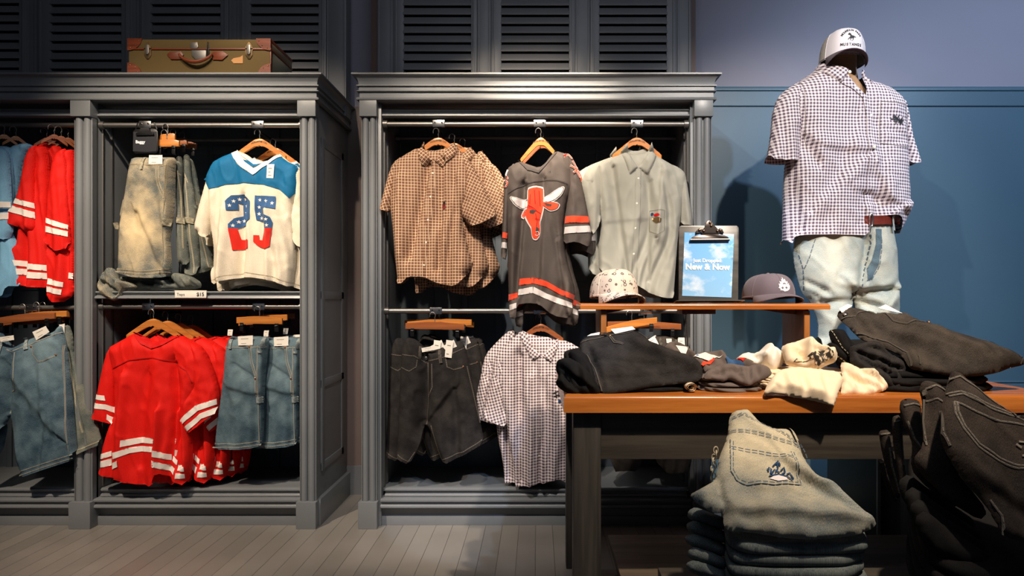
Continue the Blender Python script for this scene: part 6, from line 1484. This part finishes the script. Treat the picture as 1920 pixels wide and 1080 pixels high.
o_ = s6([(525, 160), (545, 122), (600, 108), (640, 112), (680, 150), (710, 190), (790, 225), (870, 226), (915, 262), (945, 320), (960, 380), (1000, 450), (1050, 510), (1130, 530), (1200, 590), (1300, 690), (1400, 780), (1380, 810), (1290, 850), (1150, 872), (1000, 880), (850, 870), (650, 835), (520, 830), (490, 790), (492, 715), (440, 725), (380, 690), (320, 650), (292, 612), (350, 580), (440, 530), (450, 480), (470, 380), (500, 310), (520, 240)])
pf = Plane(1500, 1017, 1.60, tilt=47)
ol = thing('folded_jeans', tuple(pf.O), 'olive-tinted jeans on top of the foreground stack, back pocket with a stitched flame emblem', 'jeans')
bo = Cloth('body', ol, pf, o_, M['denim_olive'], T=.022, R=.045, n0=.012, drape=(.003, .2, 2), wr=(.003, .08, 4), g=.007,
    creases=[(s6([(500, 720)])[0], s6([(1330, 780)])[0], .022, .014), (s6([(1000, 560)])[0], s6([(1300, 740)])[0], .022, -.012), (s6([(460, 540)])[0], s6([(490, 700)])[0], .014, -.014), (s6([(900, 480)])[0], s6([(1100, 560)])[0], .02, .010), (s6([(520, 640)])[0], s6([(900, 640)])[0], .03, -.006)])
bo.ribbon([s6([(530, 172), (600, 160), (700, 200), (790, 245), (940, 350)]), s6([(535, 182), (600, 172), (700, 212), (790, 257), (938, 362)]), s6([(530, 250), (650, 262), (780, 310), (935, 345)]), s6([(530, 262), (650, 276), (780, 324), (935, 358)]),
    s6([(525, 305), (525, 500), (560, 550), (620, 585), (780, 592), (945, 570), (910, 480), (890, 390)]), s6([(542, 320), (540, 495), (570, 540), (625, 572), (780, 578), (925, 560), (897, 480), (876, 395)]), s6([(530, 352), (700, 390), (880, 432)]), s6([(530, 366), (700, 404), (884, 446)]), s6([(945, 320), (1000, 450)])], M['stitch_b'], ol, w=.0018, dash=3, step=.004)
bo.decal('back_pocket', ol, s6([(525, 305), (700, 345), (888, 390), (910, 480), (945, 570), (780, 592), (620, 585), (560, 550), (525, 500)]), M['denim_olive'], eps=.0018)
bo.decal('belt_loop', ol, s6([(870, 232), (890, 240), (925, 322), (905, 322)]), M['denim_olive'], eps=.008)
for q in ([(740, 520), (745, 490), (760, 500), (755, 530)], [(770, 480), (795, 455), (800, 490), (785, 520)], [(760, 530), (780, 500), (810, 520)], [(815, 510), (835, 490), (840, 520), (820, 530)], [(850, 530), (870, 520), (895, 550)], [(745, 545), (800, 530), (860, 545), (890, 556)], [(790, 470), (800, 450), (812, 480)], [(735, 500), (742, 515)]):
    bo.ribbon([s6(q)], M['navy'], ol, w=.0035, eps=.005, name='flame_embroidery')
bo.decal('flame_embroidery', ol, s6([(750, 560), (780, 535), (840, 535), (860, 560), (800, 572)]), M['lgrey'], eps=.004)
# side bulges: dark folded legs at the left of the stack
for i in range(5):
    y0 = 690+i*78
    pp = s6([(288+(-14)*(i % 3), y0), (330, y0-22), (420, y0+12), (500, y0+40), (520, y0+85), (500, y0+120), (420, y0+95), (330, y0+70), (280, y0+40)])
    crumple(pp, 1.72-.015*i, 'denim_stack', ordn[i]+' dark leg end at the left of the foreground stack, counted from the top', 'jeans', tilt=12, T=.018, seed=41+i, name='folded_jeans', wr=(.004, .04, 4), R=.02, group='leg ends at the left of the foreground stack')
# chain at the left of the olive jeans
mb = MB()
for k in range(9):
    q = s6([(452-3*k+6*math.sin(k*2), 330+k*22)])[0]; c = P(q[0], q[1], 1.86); a0 = k*1.3
    mb.tube([(c.x+.006*math.cos(a)*math.cos(a0), c.y+.006*math.cos(a)*math.sin(a0), c.z+.009*math.sin(a)) for a in [2*PI*j/10 for j in range(11)]], .0016, 5, cap=False)
o = mb.build('tag_string', M['stitch_w'], None); tag(o, 'pale tag string with loops hanging at the left of the olive-tinted jeans', 'string')
# --- black jeans stack at the right
g_ = 'folded black jeans of the right foreground stack'
for i in range(8):
    folded('folded_jeans', ordn[i]+' folded black jeans of the right foreground stack, counted from the bottom', 'jeans', g_, XX(1700, 1.5)+.13+.004*math.sin(i*1.9), XX(1700, 1.5)+.63+.006*math.cos(i*2.4), 1.45+.003*(i % 2), 2.0, .3005+i*.030, .3005+i*.052, .030, .052, 'denim_deep', 121+i, lobes=1, amp=.005, rnd=4, skew=.12)
def wjeans(poly, px, py, D, tilt, mat, label, lines, loops=(), T=.02, yaw=0, crs=(), n0=0, stitch='stitch_o', w=.0022):
    pl_ = Plane(px, py, D, tilt, yaw); r_ = thing('folded_jeans', tuple(pl_.O), label, 'jeans')
    b = Cloth('body', r_, pl_, poly, M[mat], T=T, R=.03, n0=n0, drape=(.003, .15, 3), wr=(.003, .07, 6), g=.007, creases=crs)
    for l in lines: b.ribbon([l], M['worn_black'], r_, w=.005, eps=.0018, name='seam'); b.ribbon([l], M['stitch_g'], r_, w=.0012, dash=3, step=.003)
    for l in loops: b.decal('belt_loop', r_, l, M['worn_black'], eps=.006)
    return r_, b
M['denim_char'] = denim('charcoal_brown_denim', lin((24, 21, 20)), lin((74, 64, 56)))
rj, bk = wjeans(s7([(460, 160), (488, 60), (500, 42), (530, 48), (580, 90), (680, 180), (800, 262), (900, 330), (1000, 420), (1060, 560), (1080, 800), (1060, 960), (900, 920), (760, 880), (700, 760), (640, 680), (560, 600), (480, 470), (438, 380), (440, 260)]), 1800, 980, 1.44, 30, 'denim_char',
    'charcoal jeans foremost in the right foreground stack, back pocket and waistband showing', [s7([(470, 92), (520, 84), (600, 140), (700, 215), (830, 290)]), s7([(462, 165), (520, 162), (620, 215), (760, 270), (864, 285), (960, 320)]), s7([(470, 180), (530, 176), (620, 229), (760, 284), (864, 298)]),
     s7([(488, 212), (495, 270), (530, 350), (600, 445), (700, 510), (800, 550), (900, 562)]), s7([(500, 214), (506, 262), (540, 340), (608, 430), (705, 495), (800, 535), (900, 548)]), s7([(488, 212), (600, 270), (700, 310), (864, 340)]), s7([(438, 250), (445, 360), (475, 430)]), s7([(680, 700), (735, 780), (748, 840), (725, 885)])],
    loops=[s7([(756, 240), (770, 246), (800, 284), (788, 290)])], crs=[(s7([(560, 600)])[0], s7([(900, 800)])[0], .03, -.012), (s7([(500, 500)])[0], s7([(640, 640)])[0], .02, .010)], stitch='stitch_o')
for q in ([(800, 420), (840, 425), (850, 440), (830, 460), (864, 470)], [(820, 490), (850, 480), (864, 500)], [(790, 430), (815, 450)]): bk.ribbon([s7(q)], M['stitch_g'], rj, w=.004, eps=.004, name='embroidery')
rj2, _ = wjeans(s7([(333, 140), (345, 100), (370, 90), (420, 100), (462, 130), (470, 200), (460, 320), (480, 450), (560, 600), (680, 760), (640, 800), (480, 700), (340, 560), (300, 490), (355, 420), (345, 300), (350, 200)]), 1740, 900, 1.60, 22, 'denim_char',
    'second charcoal jeans of the right foreground stack, waistband folded over to the left', [s7([(352, 140), (400, 122), (455, 150)]), s7([(358, 200), (400, 192), (440, 215)]), s7([(350, 190), (345, 300), (362, 420)]), s7([(415, 255), (425, 330)])], loops=[s7([(334, 150), (350, 140), (358, 165), (342, 175)])], crs=[(s7([(370, 200)])[0], s7([(360, 420)])[0], .014, -.012)])
rj3, _ = wjeans(s7([(232, 230), (240, 190), (280, 180), (330, 190), (345, 240), (350, 340), (370, 430), (440, 560), (560, 700), (500, 740), (360, 620), (290, 540), (300, 400), (260, 330), (245, 280)]), 1720, 900, 1.68, 20, 'denim_char',
    'third charcoal jeans of the right foreground stack', [s7([(245, 222), (290, 212), (335, 225)]), s7([(262, 300), (300, 390), (330, 440)])])
rj4, _ = wjeans(s7([(195, 300), (200, 272), (235, 262), (245, 330), (250, 420), (262, 560), (300, 700), (240, 660), (215, 500), (200, 400)]), 1690, 900, 1.74, 15, 'denim_char', 'fourth charcoal jeans of the right foreground stack, narrow waistband edge', [s7([(200, 300), (235, 292)]), s7([(232, 330), (240, 520)])], loops=[s7([(222, 320), (240, 316), (244, 345), (228, 350)])])
rj5, _ = wjeans(s7([(128, 345), (180, 338), (190, 400), (205, 480), (215, 560), (240, 680), (215, 690), (180, 580), (150, 480), (135, 400)]), 1670, 900, 1.80, 12, 'denim_char', 'fifth charcoal jeans of the right foreground stack, standing edge on', [s7([(132, 362), (182, 356)]), s7([(165, 430), (180, 520), (220, 660)])], loops=[s7([(165, 428), (195, 424), (198, 446), (170, 450)])])
rj6, _ = wjeans(s7([(126, 490), (155, 484), (165, 540), (190, 620), (225, 700), (205, 705), (160, 620), (136, 550)]), 1665, 930, 1.84, 10, 'denim_char', 'leftmost and lowest waistband of the right foreground stack', [s7([(130, 504), (156, 498)])])
for i in range(4):
    dx, dy = i*28, i*62
    wjeans(s7([(225+dx, 600+dy), (280+dx, 560+dy), (380+dx, 640+dy), (500+dx, 720+dy), (620+dx, 800+dy), (600+dx, 880+dy), (460+dx, 850+dy), (330+dx, 780+dy), (250+dx, 700+dy)]), 1720, 1000, 1.62-.03*i, 20, 'denim_deep', ['upper', 'second', 'third', 'lowest'][i]+' black leg fold bulging at the left side of the right foreground stack', ())
